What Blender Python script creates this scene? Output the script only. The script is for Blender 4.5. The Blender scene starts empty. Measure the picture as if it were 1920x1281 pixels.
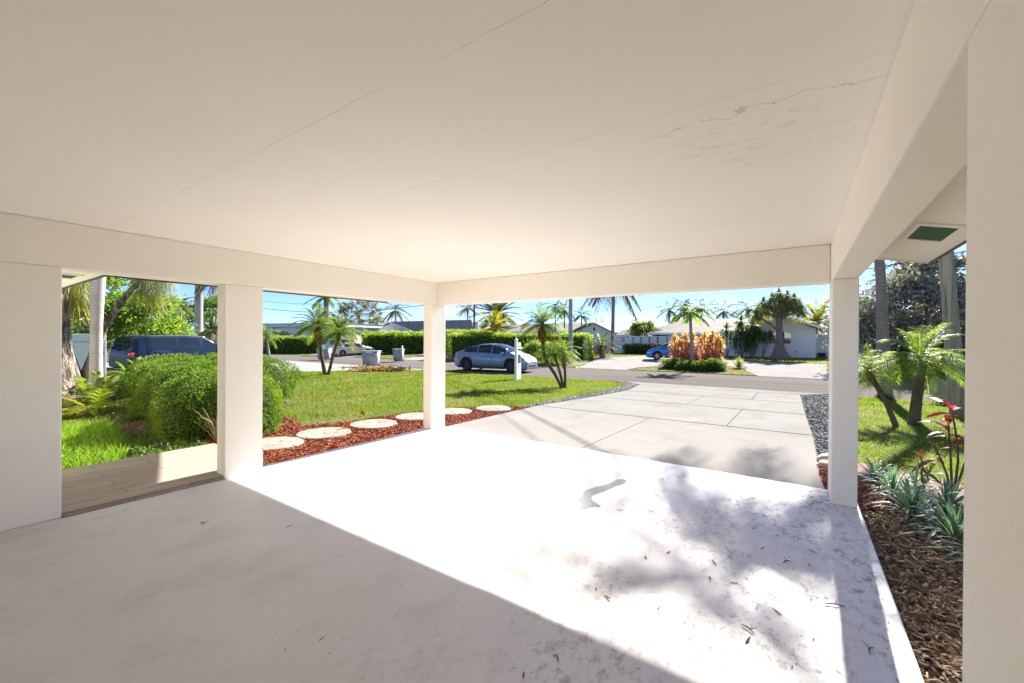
import bpy, bmesh, math, random
import numpy as np
from mathutils import Matrix, Vector
R = math.radians
sc = bpy.context.scene
# ------------------------------------------------------------------ camera, sky, sun, exposure
cam_d = bpy.data.cameras.new('camera')
cam = bpy.data.objects.new('camera', cam_d)
sc.collection.objects.link(cam)
cam_d.sensor_width = 36.0
cam_d.lens = 782.46 / 1920 * 36
cam_d.clip_start = 0.02
cam_d.clip_end = 3000
cam.matrix_world = (Matrix.Translation((0, 0, 1.48)) @ Matrix.Rotation(.6002, 4, 'Z')
                    @ Matrix.Rotation(math.pi / 2 - .0031, 4, 'X') @ Matrix.Rotation(.006, 4, 'Z'))
sc.camera = cam
SUN_EL, SUN_AZ = R(32), R(1.6)
world = bpy.data.worlds.new('World')
sc.world = world
world.use_nodes = True
wn, wl = world.node_tree.nodes, world.node_tree.links
bg = wn['Background']
sky = wn.new('ShaderNodeTexSky')
sky.sky_type = 'NISHITA'
sky.sun_disc = False
sky.sun_elevation = SUN_EL
sky.sun_rotation = SUN_AZ
sky.air_density = .7
sky.dust_density = 0
sky.ozone_density = 3.0
# thin fair-weather clouds in the sky itself
tc = wn.new('ShaderNodeTexCoord')
mp = wn.new('ShaderNodeMapping'); mp.inputs['Scale'].default_value = (1.0, 1.0, 4.5)
ns = wn.new('ShaderNodeTexNoise'); ns.inputs['Scale'].default_value = 5.0; ns.inputs['Detail'].default_value = 7
rp = wn.new('ShaderNodeValToRGB'); rp.color_ramp.elements[0].position = .47; rp.color_ramp.elements[1].position = .80
mx = wn.new('ShaderNodeMix'); mx.data_type = 'RGBA'
wl.new(tc.outputs['Generated'], mp.inputs[0]); wl.new(mp.outputs[0], ns.inputs[0]); wl.new(ns.outputs['Fac'], rp.inputs[0])
tn = wn.new('ShaderNodeMix'); tn.data_type = 'RGBA'; tn.blend_type = 'MULTIPLY'; tn.inputs[0].default_value = 1
tn.inputs[7].default_value = (.60, .70, .95, 1)
wl.new(sky.outputs[0], tn.inputs[6])
wl.new(rp.outputs[0], mx.inputs[0]); wl.new(tn.outputs[2], mx.inputs[6]); mx.inputs[7].default_value = (4.6, 4.8, 5.0, 1)
wl.new(mx.outputs[2], bg.inputs[0])
bg.inputs[1].default_value = 0.055
sun_d = bpy.data.lights.new('sun', 'SUN')
sun_d.energy = 4.6
sun_d.angle = R(.53)
sun_d.color = (1.0, .95, .86)
sun = bpy.data.objects.new('sun', sun_d)
sc.collection.objects.link(sun)
to_sun = Vector((math.sin(SUN_AZ) * math.cos(SUN_EL), math.cos(SUN_AZ) * math.cos(SUN_EL), math.sin(SUN_EL)))
sun.rotation_euler = (-to_sun).to_track_quat('-Z', 'Y').to_euler()
sun.location = (0, 30, 30)
vs = sc.view_settings
vs.view_transform = 'Standard'
vs.look = 'None'
vs.exposure = 2.2
vs.gamma = 1
sc.cycles.max_bounces = 10
sc.cycles.diffuse_bounces = 6
sc.cycles.transparent_max_bounces = 8
sc.cycles.sample_clamp_indirect = 6
sc.cycles.use_denoising = True
C = sc.collection
rng = np.random.default_rng(7)

# ------------------------------------------------------------------ helpers: scene graph
def thing(name, label, cat, loc=(0, 0, 0), rz=0, group=None):
    o = bpy.data.objects.new(name, None)
    C.objects.link(o)
    o.empty_display_size = .2
    o.location = loc
    o.rotation_euler = (0, 0, rz)
    o['label'] = label
    o['category'] = cat
    if group: o['group'] = group
    return o
def tag(o, label=None, cat=None, group=None, kind=None):
    if label: o['label'] = label
    if cat: o['category'] = cat
    if group: o['group'] = group
    if kind: o['kind'] = kind
    return o
def link(name, me, parent=None, loc=(0, 0, 0), rot=(0, 0, 0), scale=1):
    o = bpy.data.objects.new(name, me)
    C.objects.link(o)
    o.location = loc
    o.rotation_euler = rot
    o.scale = (scale,) * 3 if not hasattr(scale, '__len__') else scale
    if parent: o.parent = parent
    return o
def dup(root, loc, rz=0, scale=None, label=None, group=None):
    r = root.copy(); C.objects.link(r)
    r.location = loc; r.rotation_euler = (0, 0, rz)
    if scale is not None: r.scale = (scale,) * 3
    if label: r['label'] = label
    if group: r['group'] = group
    for ch in list(root.children):
        c = ch.copy(); C.objects.link(c); c.parent = r
        for g in list(ch.children):
            d = g.copy(); C.objects.link(d); d.parent = c
    return r

# ------------------------------------------------------------------ helpers: meshes
class Geo:
    def __init__(s): s.V = []; s.F = []; s.M = []; s.n = 0
    def add(s, VF, m=0, off=None):
        V, F = VF
        V = np.asarray(V, float).reshape(-1, 3)
        if off is not None: V = V + np.asarray(off, float)
        if isinstance(F, np.ndarray): F = [F]
        for f in F:
            f = np.asarray(f, np.int64)
            if f.size == 0: continue
            if f.ndim == 1: f = f[None]
            s.F.append(f + s.n); s.M.append(np.full(len(f), m))
        s.V.append(V); s.n += len(V)
        return s
    def mesh(s, name, mats, smooth=False):
        V = np.concatenate(s.V).astype(np.float32)
        me = bpy.data.meshes.new(name)
        tot = np.concatenate([np.full(len(f), f.shape[1]) for f in s.F])
        idx = np.concatenate([f.ravel() for f in s.F])
        me.vertices.add(len(V)); me.vertices.foreach_set('co', V.ravel())
        me.loops.add(len(idx)); me.loops.foreach_set('vertex_index', idx.astype(np.int32))
        me.polygons.add(len(tot))
        st = np.concatenate([[0], np.cumsum(tot)[:-1]])
        me.polygons.foreach_set('loop_start', st.astype(np.int32))
        me.polygons.foreach_set('loop_total', tot.astype(np.int32))
        me.polygons.foreach_set('material_index', np.concatenate(s.M).astype(np.int32))
        me.polygons.foreach_set('use_smooth', np.full(len(tot), bool(smooth)))
        for m in (mats if isinstance(mats, (list, tuple)) else [mats]): me.materials.append(m)
        me.update(calc_edges=True)
        return me
    def obj(s, name, mats, parent=None, smooth=False, loc=(0, 0, 0), rot=(0, 0, 0), scale=1):
        return link(name, s.mesh(name, mats, smooth), parent, loc, rot, scale)
def nrm(v):
    return v / np.maximum(np.linalg.norm(v, axis=-1, keepdims=True), 1e-9)
QB = np.array([[0, 3, 2, 1], [4, 5, 6, 7], [0, 1, 5, 4], [1, 2, 6, 5], [2, 3, 7, 6], [3, 0, 4, 7]])
def box(x0, x1, y0, y1, z0, z1):
    return np.array([[x0, y0, z0], [x1, y0, z0], [x1, y1, z0], [x0, y1, z0], [x0, y0, z1], [x1, y0, z1], [x1, y1, z1], [x0, y1, z1]], float), QB
def bbox(x0, x1, y0, y1, z0, z1, b=.008, seg=2):
    bm = bmesh.new()
    V, F = box(x0, x1, y0, y1, z0, z1)
    vs_ = [bm.verts.new(v) for v in V]
    for f in F: bm.faces.new([vs_[i] for i in f])
    bmesh.ops.bevel(bm, geom=list(bm.edges), offset=b, segments=seg, affect='EDGES', profile=.5)
    return bm_vf(bm)
def bm_vf(bm):
    bm.verts.index_update()
    V = np.array([v.co[:] for v in bm.verts])
    by = {}
    for f in bm.faces: by.setdefault(len(f.verts), []).append([v.index for v in f.verts])
    bm.free()
    return V, [np.array(a) for a in by.values()]
def rotz(VF, a, off=(0, 0, 0)):
    V, F = VF
    c, s = math.cos(a), math.sin(a)
    V = np.asarray(V, float)
    W = V.copy(); W[:, 0] = V[:, 0] * c - V[:, 1] * s; W[:, 1] = V[:, 0] * s + V[:, 1] * c
    return W + np.asarray(off, float), F
def xform(VF, M):
    V, F = VF
    M = np.array(M)
    return V @ M[:3, :3].T + M[:3, 3], F
def prism(poly, z0, z1):
    n = len(poly)
    V = np.array([(x, y, z0) for x, y in poly] + [(x, y, z1) for x, y in poly], float)
    side = np.array([[i, (i + 1) % n, n + (i + 1) % n, n + i] for i in range(n)])
    return V, [side, np.arange(n)[::-1][None], (np.arange(n) + n)[None]]
def extrude_y(poly_xz, y0, y1):                 # a profile in x/z pulled along y
    V, F = prism(poly_xz, 0, 1)
    W = np.stack([V[:, 0], np.where(V[:, 2] < .5, y1, y0), V[:, 1]], 1)
    return W, F
def tube(P, rad, n=8, cap=True):
    P = np.asarray(P, float); k = len(P)
    rad = np.broadcast_to(np.asarray(rad, float), (k,))
    T = nrm(np.gradient(P, axis=0))
    ref = np.array([1., 0, 0]) if abs(T[0][0]) < .8 else np.array([0, 1., 0])
    A = nrm(np.cross(T, ref)); B = np.cross(T, A)
    th = np.linspace(0, 2 * np.pi, n, endpoint=False)
    V = P[:, None] + rad[:, None, None] * (A[:, None] * np.cos(th)[None, :, None] + B[:, None] * np.sin(th)[None, :, None])
    V = V.reshape(-1, 3)
    i = np.arange(k - 1)[:, None] * n; j = np.arange(n)[None]; j2 = (j + 1) % n
    F = np.stack([i + j, i + n + j, i + n + j2, i + j2], -1).reshape(-1, 4)
    Fs = [F]
    if cap: Fs += [np.arange(n)[None], (np.arange(n)[::-1] + (k - 1) * n)[None]]
    return V, Fs
def lathe(prof, n=20):
    prof = np.asarray(prof, float); k = len(prof)
    th = np.linspace(0, 2 * np.pi, n, endpoint=False)
    V = np.stack([prof[:, None, 0] * np.cos(th), prof[:, None, 0] * np.sin(th), np.broadcast_to(prof[:, None, 1], (k, n))], -1).reshape(-1, 3)
    i = np.arange(k - 1)[:, None] * n; j = np.arange(n)[None]; j2 = (j + 1) % n
    F = np.stack([i + j, i + j2, i + n + j2, i + n + j], -1).reshape(-1, 4)
    return V, [F, np.arange(n)[::-1][None], (np.arange(n) + (k - 1) * n)[None]]
def spline(pts, n):
    pts = np.asarray(pts, float)
    d = np.concatenate([[0], np.cumsum(np.linalg.norm(np.diff(pts, axis=0), axis=1))])
    t = np.linspace(0, d[-1], n)
    P = np.stack([np.interp(t, d, pts[:, i]) for i in range(pts.shape[1])], 1)
    for _ in range(max(1, n // 6)):
        Q = P.copy(); Q[1:-1] = .25 * P[:-2] + .5 * P[1:-1] + .25 * P[2:]; P = Q
    return P
def straps(Cc, D, L, W, droop=0., k=2, roll=None, prof=None):
    """n tapering strap leaves: base Cc, direction D, length L, width W, bending down by droop"""
    Cc = np.asarray(Cc, float); n = len(Cc)
    D = nrm(np.asarray(D, float))
    L = np.broadcast_to(np.asarray(L, float), (n,)); W = np.broadcast_to(np.asarray(W, float), (n,)); dr = np.broadcast_to(np.asarray(droop, float), (n,))
    t = np.linspace(0, 1, k + 1)
    P = Cc[:, None] + D[:, None] * (L[:, None] * t)[..., None]
    P[..., 2] -= (dr * L)[:, None] * t ** 2
    S = np.cross(D, np.array([0, 0, 1.])); bad = np.linalg.norm(S, axis=1) < .05
    S[bad] = [1, 0, 0]; S = nrm(S)
    if roll is not None:
        N = np.cross(S, D); S = S * np.cos(roll)[:, None] + N * np.sin(roll)[:, None]
    w = np.interp(t, [0, .3, .7, 1], prof if prof else [.55, 1, .75, .06])
    off = S[:, None] * (W[:, None] * w * .5)[..., None]
    V = np.stack([P - off, P + off], 2).reshape(-1, 3)
    b = (np.arange(n) * (2 * (k + 1)))[:, None] + (np.arange(k) * 2)[None]
    F = np.stack([b, b + 1, b + 3, b + 2], -1).reshape(-1, 4)
    return V, F
def unit(n, g=None, up=0.):
    v = (g or rng).normal(size=(n, 3)); v[:, 2] += up
    return nrm(v)
def leaves(Cc, D, L, W, g=None):
    """flat rhombic leaves, one quad each, with a random roll"""
    g = g or rng; n = len(Cc)
    D = nrm(D); S = nrm(np.cross(D, g.normal(size=(n, 3))))
    L = np.broadcast_to(L, (n,))[:, None]; W = np.broadcast_to(W, (n,))[:, None]
    V = np.stack([Cc, Cc + D * L * .45 + S * W * .5, Cc + D * L, Cc + D * L * .45 - S * W * .5], 1).reshape(-1, 3)
    return V, np.arange(4 * n).reshape(n, 4)
def inpoly(P, poly):
    x, y = P[:, 0], P[:, 1]; c = np.zeros(len(P), bool); m = len(poly)
    for i in range(m):
        x0, y0 = poly[i]; x1, y1 = poly[i - 1]
        if y0 == y1: continue
        c ^= ((y0 > y) != (y1 > y)) & (x < (x1 - x0) * (y - y0) / (y1 - y0) + x0)
    return c
def scatter(poly, n, g=None):
    g = g or rng
    p = np.array(poly); lo, hi = p.min(0), p.max(0); out = []; got = 0
    while got < n:
        q = lo + (hi - lo) * g.random((n * 2, 2)); q = q[inpoly(q, poly)]
        out.append(q); got += len(q)
    return np.concatenate(out)[:n]
GY = [-80, 5.3, 17.9, 25.4, 34, 48, 900]
GZ = [-.06, -.06, -.34, -.34, 0, .1, .1]
def gz(y): return np.interp(y, GY, GZ)
def sheet(name, polys, off, mats, kind='structure', step=1.2):
    """polygons laid on the ground, cut at its folds, each `off` above it"""
    g = Geo()
    for poly in polys:
        bm = bmesh.new()
        f = bm.faces.new([bm.verts.new((x, y, 0)) for x, y in poly])
        if f.normal.z < 0: f.normal_flip()
        ys = [y for _, y in poly]
        for y in GY[1:-1]:
            if min(ys) < y < max(ys):
                bmesh.ops.bisect_plane(bm, geom=list(bm.verts) + list(bm.edges) + list(bm.faces), plane_co=(0, y, 0), plane_no=(0, 1, 0))
        bmesh.ops.triangulate(bm, faces=list(bm.faces))
        bm.normal_update()
        for f in bm.faces:
            if f.normal.z < 0: f.normal_flip()
        for v in bm.verts: v.co.z = float(gz(v.co.y)) + off
        g.add(bm_vf(bm))
    return tag(g.obj(name, mats), kind=kind)

# ------------------------------------------------------------------ helpers: materials
def newmat(name):
    m = bpy.data.materials.new(name); m.use_nodes = True
    nt = m.node_tree
    return m, nt, nt.nodes['Principled BSDF'], nt.nodes['Material Output']
def lk(nt, a, b): nt.links.new(a, b)
def mixc(nt, fac, a, b, mode='MIX'):
    x = nt.nodes.new('ShaderNodeMix'); x.data_type = 'RGBA'; x.blend_type = mode
    for s, v in ((x.inputs[0], fac), (x.inputs[6], a), (x.inputs[7], b)):
        if hasattr(v, 'links') or isinstance(v, bpy.types.NodeSocket): lk(nt, v, s)
        elif isinstance(v, (int, float)): s.default_value = v
        else: s.default_value = (*v, 1) if len(v) == 3 else v
    return x.outputs[2]
def noise(nt, scale, detail=5, vec=None, rough=.55, dist=0):
    n = nt.nodes.new('ShaderNodeTexNoise'); n.inputs['Scale'].default_value = scale; n.inputs['Detail'].default_value = detail
    n.inputs['Roughness'].default_value = rough; n.inputs['Distortion'].default_value = dist
    lk(nt, vec if vec is not None else coord(nt), n.inputs['Vector'])
    return n.outputs['Fac']
def coord(nt, scale=(1, 1, 1), rot=(0, 0, 0), loc=(0, 0, 0), which='Object'):
    t = nt.nodes.new('ShaderNodeTexCoord'); m = nt.nodes.new('ShaderNodeMapping')
    m.inputs['Scale'].default_value = scale; m.inputs['Rotation'].default_value = rot; m.inputs['Location'].default_value = loc
    lk(nt, t.outputs[which], m.inputs[0])
    return m.outputs[0]
def ramp(nt, fac, a, b, lo=(0, 0, 0), hi=(1, 1, 1)):
    r = nt.nodes.new('ShaderNodeValToRGB'); e = r.color_ramp.elements
    e[0].position, e[1].position = a, b; e[0].color = (*lo, 1); e[1].color = (*hi, 1)
    lk(nt, fac, r.inputs[0])
    return r.outputs[0]
def math_(nt, op, a, b=0., c=None):
    x = nt.nodes.new('ShaderNodeMath'); x.operation = op
    for s, v in zip(x.inputs, (a, b, c)):
        if v is None: continue
        if isinstance(v, (int, float)): s.default_value = v
        else: lk(nt, v, s)
    return x.outputs[0]
def bump(nt, b, h, strength=.3, dist=.01):
    n = nt.nodes.new('ShaderNodeBump'); n.inputs['Strength'].default_value = strength; n.inputs['Distance'].default_value = dist
    lk(nt, h, n.inputs['Height']); lk(nt, n.outputs[0], b.inputs['Normal'])
def mat(name, c, c2=None, scale=3., rough=.7, bmp=0., bscale=60., bdist=.01, metal=0., spec=.5, coat=0., stretch=(1, 1, 1), detail=5, lo=.35, hi=.65, c3=None, s3=12.):
    m, nt, b, o = newmat(name)
    b.inputs['Roughness'].default_value = rough; b.inputs['Metallic'].default_value = metal
    b.inputs['Specular IOR Level'].default_value = spec; b.inputs['Coat Weight'].default_value = coat
    if coat: b.inputs['Coat Roughness'].default_value = .04
    if c2 is None: b.inputs['Base Color'].default_value = (*c, 1)
    else:
        col = mixc(nt, ramp(nt, noise(nt, scale, detail, coord(nt, stretch)), lo, hi), c, c2)
        if c3 is not None: col = mixc(nt, ramp(nt, noise(nt, s3, 6, coord(nt, stretch)), .52, .72), col, c3)
        lk(nt, col, b.inputs['Base Color'])
    if bmp: bump(nt, b, noise(nt, bscale, 4, coord(nt, stretch)), bmp, bdist)
    return m
def leafmat(name, c, c2, trans=.45, rough=.55, c3=None, spec=.12, patch=1.5):
    """leaf: colour differs leaf by leaf and in soft patches; light comes through it"""
    m, nt, b, o = newmat(name)
    g = nt.nodes.new('ShaderNodeNewGeometry')
    col = mixc(nt, g.outputs['Random Per Island'], c, c2)
    if c3 is not None: col = mixc(nt, ramp(nt, noise(nt, patch, 3), .5, .68), col, c3)
    lk(nt, col, b.inputs['Base Color'])
    b.inputs['Roughness'].default_value = max(rough, .5); b.inputs['Specular IOR Level'].default_value = min(spec, .15)
    t = nt.nodes.new('ShaderNodeBsdfTranslucent')
    lk(nt, mixc(nt, 1., col, (1.6, 1.6, .75), 'MULTIPLY'), t.inputs[0])
    x = nt.nodes.new('ShaderNodeMixShader'); x.inputs[0].default_value = trans
    lk(nt, b.outputs[0], x.inputs[1]); lk(nt, t.outputs[0], x.inputs[2]); lk(nt, x.outputs[0], o.inputs[0])
    return m
def glassmat(name, c=(.02, .03, .04), sp=.9):
    m, nt, b, o = newmat(name)
    b.inputs['Base Color'].default_value = (*c, 1); b.inputs['Roughness'].default_value = .04
    b.inputs['Specular IOR Level'].default_value = sp; b.inputs['Coat Weight'].default_value = .6 if sp > .6 else 0; b.inputs['Coat Roughness'].default_value = .02
    return m
# ------------------------------------------------------------------ materials
stucco = mat('white_stucco', (.89, .85, .78), (.865, .82, .75), 1.3, .85, .35, 75, .004, c3=(.865, .82, .745), s3=4)
def ceiling_mat():
    m, nt, b, o = newmat('ceiling_plaster')
    b.inputs['Roughness'].default_value = .85
    v = coord(nt)
    base = mixc(nt, ramp(nt, noise(nt, .9, 5, v), .35, .65), (.89, .85, .785), (.865, .825, .755))
    sx = nt.nodes.new('ShaderNodeSeparateXYZ'); lk(nt, v, sx.inputs[0])
    wob = math_(nt, 'MULTIPLY', math_(nt, 'SUBTRACT', noise(nt, 5, 7, v), .5), .07)
    fine = math_(nt, 'MULTIPLY', math_(nt, 'SUBTRACT', noise(nt, 40, 4, v), .5), .012)
    gap = ramp(nt, noise(nt, 2.2, 3, v), .40, .56)
    tot = None
    for y0, amp, w in ((1.02, .55, .0015), (1.81, .4, .0014)):          # board seams that opened into hairline cracks
        d = math_(nt, 'ABSOLUTE', math_(nt, 'ADD', math_(nt, 'SUBTRACT', sx.outputs[1], y0), math_(nt, 'ADD', math_(nt, 'MULTIPLY', wob, amp), fine)))
        k = math_(nt, 'MULTIPLY', math_(nt, 'LESS_THAN', d, w), gap)
        tot = k if tot is None else math_(nt, 'MAXIMUM', tot, k)
    # flaking patch by the right-hand beam
    def dist(cx, cy, rx, ry):
        a = math_(nt, 'DIVIDE', math_(nt, 'SUBTRACT', sx.outputs[0], cx), rx); c = math_(nt, 'DIVIDE', math_(nt, 'SUBTRACT', sx.outputs[1], cy), ry)
        return math_(nt, 'ADD', math_(nt, 'MULTIPLY', a, a), math_(nt, 'MULTIPLY', c, c))
    dp = dist(-.22, 2.25, .52, .42)
    flake = ramp(nt, noise(nt, 9, 9, coord(nt, (1.1, 2.2, 1)), .75, .8), .545, .60)
    flake = math_(nt, 'MULTIPLY', flake, ramp(nt, dp, .15, 1.0, (1, 1, 1), (0, 0, 0)))
    ring = math_(nt, 'ABSOLUTE', math_(nt, 'ADD', math_(nt, 'SUBTRACT', sx.outputs[1], 1.96), math_(nt, 'ADD', math_(nt, 'MULTIPLY', wob, 4.0), fine)))
    ring = math_(nt, 'MULTIPLY', math_(nt, 'LESS_THAN', ring, .0035), ramp(nt, dist(-.15, 2.0, .5, .3), .5, 1.0, (1, 1, 1), (0, 0, 0)))
    ring = math_(nt, 'MULTIPLY', ring, ramp(nt, noise(nt, 7, 4, v), .42, .52))
    col = mixc(nt, math_(nt, 'MULTIPLY', tot, .42), base, (.34, .27, .2))
    col = mixc(nt, math_(nt, 'MULTIPLY', flake, .26), col, (.45, .40, .34))
    col = mixc(nt, math_(nt, 'MULTIPLY', ring, .45), col, (.32, .25, .17))
    lk(nt, col, b.inputs['Base Color'])
    bump(nt, b, noise(nt, 30, 5, v), .12, .004)
    return m
def floor_mat():
    m, nt, b, o = newmat('painted_concrete')
    v = coord(nt)
    col = mixc(nt, ramp(nt, noise(nt, 1.1, 5, v), .33, .67), (.63, .60, .605), (.585, .565, .545))
    smear = noise(nt, 3.2, 10, coord(nt, (1, .6, 1), (0, 0, R(25))), .72, .15)
    col = mixc(nt, math_(nt, 'MULTIPLY', ramp(nt, smear, .5, .78), .5), col, (.36, .335, .315))
    sx = nt.nodes.new('ShaderNodeSeparateXYZ'); lk(nt, v, sx.inputs[0])
    near = ramp(nt, sx.outputs[0], .35, .62); # placeholder ramp on x, re-ranged below
    xr = nt.nodes.new('ShaderNodeMapRange'); lk(nt, sx.outputs[0], xr.inputs[0])
    xr.inputs[1].default_value = -1.9; xr.inputs[2].default_value = -.1
    grit = ramp(nt, noise(nt, 16, 10, coord(nt, (1, .6, 1), (0, 0, R(-30))), .78, .3), .51, .60)
    dirt = math_(nt, 'MULTIPLY', math_(nt, 'MULTIPLY', grit, xr.outputs[0]), ramp(nt, noise(nt, 1.6, 4, v), .40, .56))
    col = mixc(nt, math_(nt, 'MULTIPLY', dirt, .8), col, (.13, .10, .075))
    speck = ramp(nt, noise(nt, 70, 3, v), .70, .73)
    col = mixc(nt, math_(nt, 'MULTIPLY', speck, .75), col, (.16, .14, .12))
    lk(nt, col, b.inputs['Base Color'])
    lk(nt, ramp(nt, noise(nt, 3, 6, v), .3, .7, (.42,) * 3, (.62,) * 3), b.inputs['Roughness'])
    b.inputs['Specular IOR Level'].default_value = .4
    bump(nt, b, noise(nt, 14, 8, v), .08, .005)
    return m
def concrete(name, c, c2, dark):
    m, nt, b, o = newmat(name)
    v = coord(nt)
    col = mixc(nt, ramp(nt, noise(nt, .8, 6, v), .35, .65), c, c2)
    col = mixc(nt, math_(nt, 'MULTIPLY', ramp(nt, noise(nt, 3.5, 8, coord(nt, (.35, 1.1, 1)), .65, .1), .5, .8), .35), col, dark)
    col = mixc(nt, math_(nt, 'MULTIPLY', ramp(nt, noise(nt, 1.1, 10, coord(nt, (1.2, .7, 1), (0, 0, R(4))), .72, 0), .5, .72), .45), col, tuple(x * .8 for x in dark))
    col = mixc(nt, math_(nt, 'MULTIPLY', ramp(nt, noise(nt, 150, 2, v), .5, .75), .35), col, tuple(x * .6 for x in dark))
    lk(nt, col, b.inputs['Base Color'])
    b.inputs['Roughness'].default_value = .85; b.inputs['Specular IOR Level'].default_value = 0
    bump(nt, b, noise(nt, 90, 4, v), .2, .003)
    return m
def asphalt():
    m, nt, b, o = newmat('worn_asphalt')
    v = coord(nt)
    col = mixc(nt, ramp(nt, noise(nt, .35, 6, coord(nt, (.25, 1, 1))), .35, .65), (.168, .15, .139), (.14, .126, .118))
    col = mixc(nt, ramp(nt, noise(nt, 110, 3, v), .42, .72), col, (.10, .09, .085))
    w = math_(nt, 'SUBTRACT', noise(nt, .8, 5, v), .5)
    sx = nt.nodes.new('ShaderNodeSeparateXYZ'); lk(nt, v, sx.inputs[0])
    for y0 in (19.0, 20.35, 21.7):
        d = math_(nt, 'ABSOLUTE', math_(nt, 'ADD', math_(nt, 'SUBTRACT', sx.outputs[1], y0), math_(nt, 'MULTIPLY', w, .3)))
        col = mixc(nt, math_(nt, 'MULTIPLY', math_(nt, 'LESS_THAN', d, .05), .55), col, (.05, .045, .045))
    lk(nt, col, b.inputs['Base Color']); b.inputs['Roughness'].default_value = .95; b.inputs['Specular IOR Level'].default_value = 0
    bump(nt, b, noise(nt, 140, 3, v), .35, .006)
    return m
def brickmat(name, c1, c2, mortar, bw, bh, ms=.01, rot=0, off=.5, rough=.75, bmp=.4, grain=None):
    m, nt, b, o = newmat(name)
    v = coord(nt, rot=(0, 0, rot))
    t = nt.nodes.new('ShaderNodeTexBrick')
    t.inputs['Scale'].default_value = 1; t.inputs['Brick Width'].default_value = bw; t.inputs['Row Height'].default_value = bh
    t.inputs['Mortar Size'].default_value = ms; t.offset = off
    for k, q in (('Color1', c1), ('Color2', c2), ('Mortar', mortar)): t.inputs[k].default_value = (*q, 1)
    lk(nt, v, t.inputs['Vector'])
    col = t.outputs['Color']
    if grain:
        n = noise(nt, 6, 8, coord(nt, (6, .35, 1)), .7, .6)
        col = mixc(nt, math_(nt, 'MULTIPLY', ramp(nt, n, .42, .62), .75), col, grain)
    else:
        col = mixc(nt, math_(nt, 'MULTIPLY', ramp(nt, noise(nt, 14, 6), .45, .75), .4), col, tuple(x * .5 for x in c1))
    lk(nt, col, b.inputs['Base Color']); b.inputs['Roughness'].default_value = rough; b.inputs['Specular IOR Level'].default_value = .05
    bump(nt, b, math_(nt, 'SUBTRACT', 1., t.outputs['Fac']), bmp, .006)
    return m
ceil_m = ceiling_mat()
floor_m = floor_mat()
drive_m = concrete('driveway_concrete', (.245, .237, .226), (.225, .217, .207), (.17, .163, .155))
pale_m = concrete('pale_concrete', (.30, .288, .28), (.265, .255, .25), (.21, .20, .195))
joint_m = mat('joint_dirt', (.035, .03, .026), (.06, .05, .04), 20, .95, spec=.05)
road_m = asphalt()
deck_m = brickmat('wood_look_tile', (.42, .35, .29), (.36, .30, .25), (.15, .125, .105), 1.2, .2, .004, R(90), .37, .5, .2, (.24, .195, .155))
brick_m = brickmat('red_brick_paver', (.24, .15, .12), (.19, .12, .097), (.09, .07, .06), .21, .105, .008, R(-28), .5, .85, .6)
soil_m = mat('lawn_soil', (.075, .11, .02), (.10, .115, .028), 1.2, .95, .5, 30, .02, c3=(.17, .135, .075), s3=.9, spec=.05)
field_m = mat('far_lawn', (.085, .125, .03), (.12, .14, .045), .6, .95, .4, 20, .02, spec=.05)
mulch_soil = mat('mulch_ground', (.20, .058, .026), (.09, .03, .016), 22, .95, .8, 60, .02, spec=.05)
dark_soil = mat('dark_mulch_ground', (.09, .062, .036), (.14, .095, .055), 22, .95, .8, 60, .02, spec=.05)
green_mesh = mat('green_insect_screen', (.008, .06, .035), (.015, .09, .05), 60, .6)
dark_metal = mat('dark_drip_edge', (.05, .05, .055), None, rough=.5)

# ------------------------------------------------------------------ the ground
g = Geo()
xs = [-700, -120, -60, -30, -10, 10, 30, 120, 700]
V = np.array([(x, y, z) for y, z in zip(GY, GZ) for x in xs]); nx = len(xs)
F = np.array([[j * nx + i, j * nx + i + 1, (j + 1) * nx + i + 1, (j + 1) * nx + i] for j in range(len(GY) - 1) for i in range(nx - 1)])
V[:, 2] -= .03
ground = tag(g.add((V, F)).obj('ground', field_m), kind='structure')
FRONT_LAWN = [(-6.76, 4.57), (-6.77, 5.95), (-6.36, 7.34), (-5.48, 8.36), (-5.43, 9.64), (-5.45, 12.13), (-5.46, 14.58), (-5.59, 16.1), (-6.1, 17.1), (-6.95, 17.95),
              (-12, 17.9), (-16.5, 17.7), (-18.1, 17.1), (-19.5, 15.6), (-20.4, 14.07), (-21, 10.9), (-21.3, 6.6), (-14, 6.2), (-10.2, 4.9), (-8.9, 3.8), (-7.6, 3.5), (-7.23, 3.94)]
RIGHT_LAWN = [(.85, 16.8), (1.0, 17.9), (14, 17.9), (14, 4), (6, 4.9), (1.6, 6.55), (.62, 7.15), (.75, 9.2), (.8, 13)]
DOOR_LAWN = [(-6.72, .2), (-6.72, 1.5), (-7.4, 2.0), (-8.6, 2.0), (-10.2, 2.1), (-13, 1.9), (-13, .2)]
sheet('lawn', [[(-21.3, -20), (-21.3, 6.6), (-21, 10.9), (-20.4, 14.07), (-19.5, 15.6), (-18.1, 17.1), (-16.5, 17.7), (-12, 17.9), (-6, 17.9), (-5, 14), (-5, -20)], [(.1, -20), (.1, 17.9), (40, 17.9), (40, -20)]], 0, soil_m)
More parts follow.
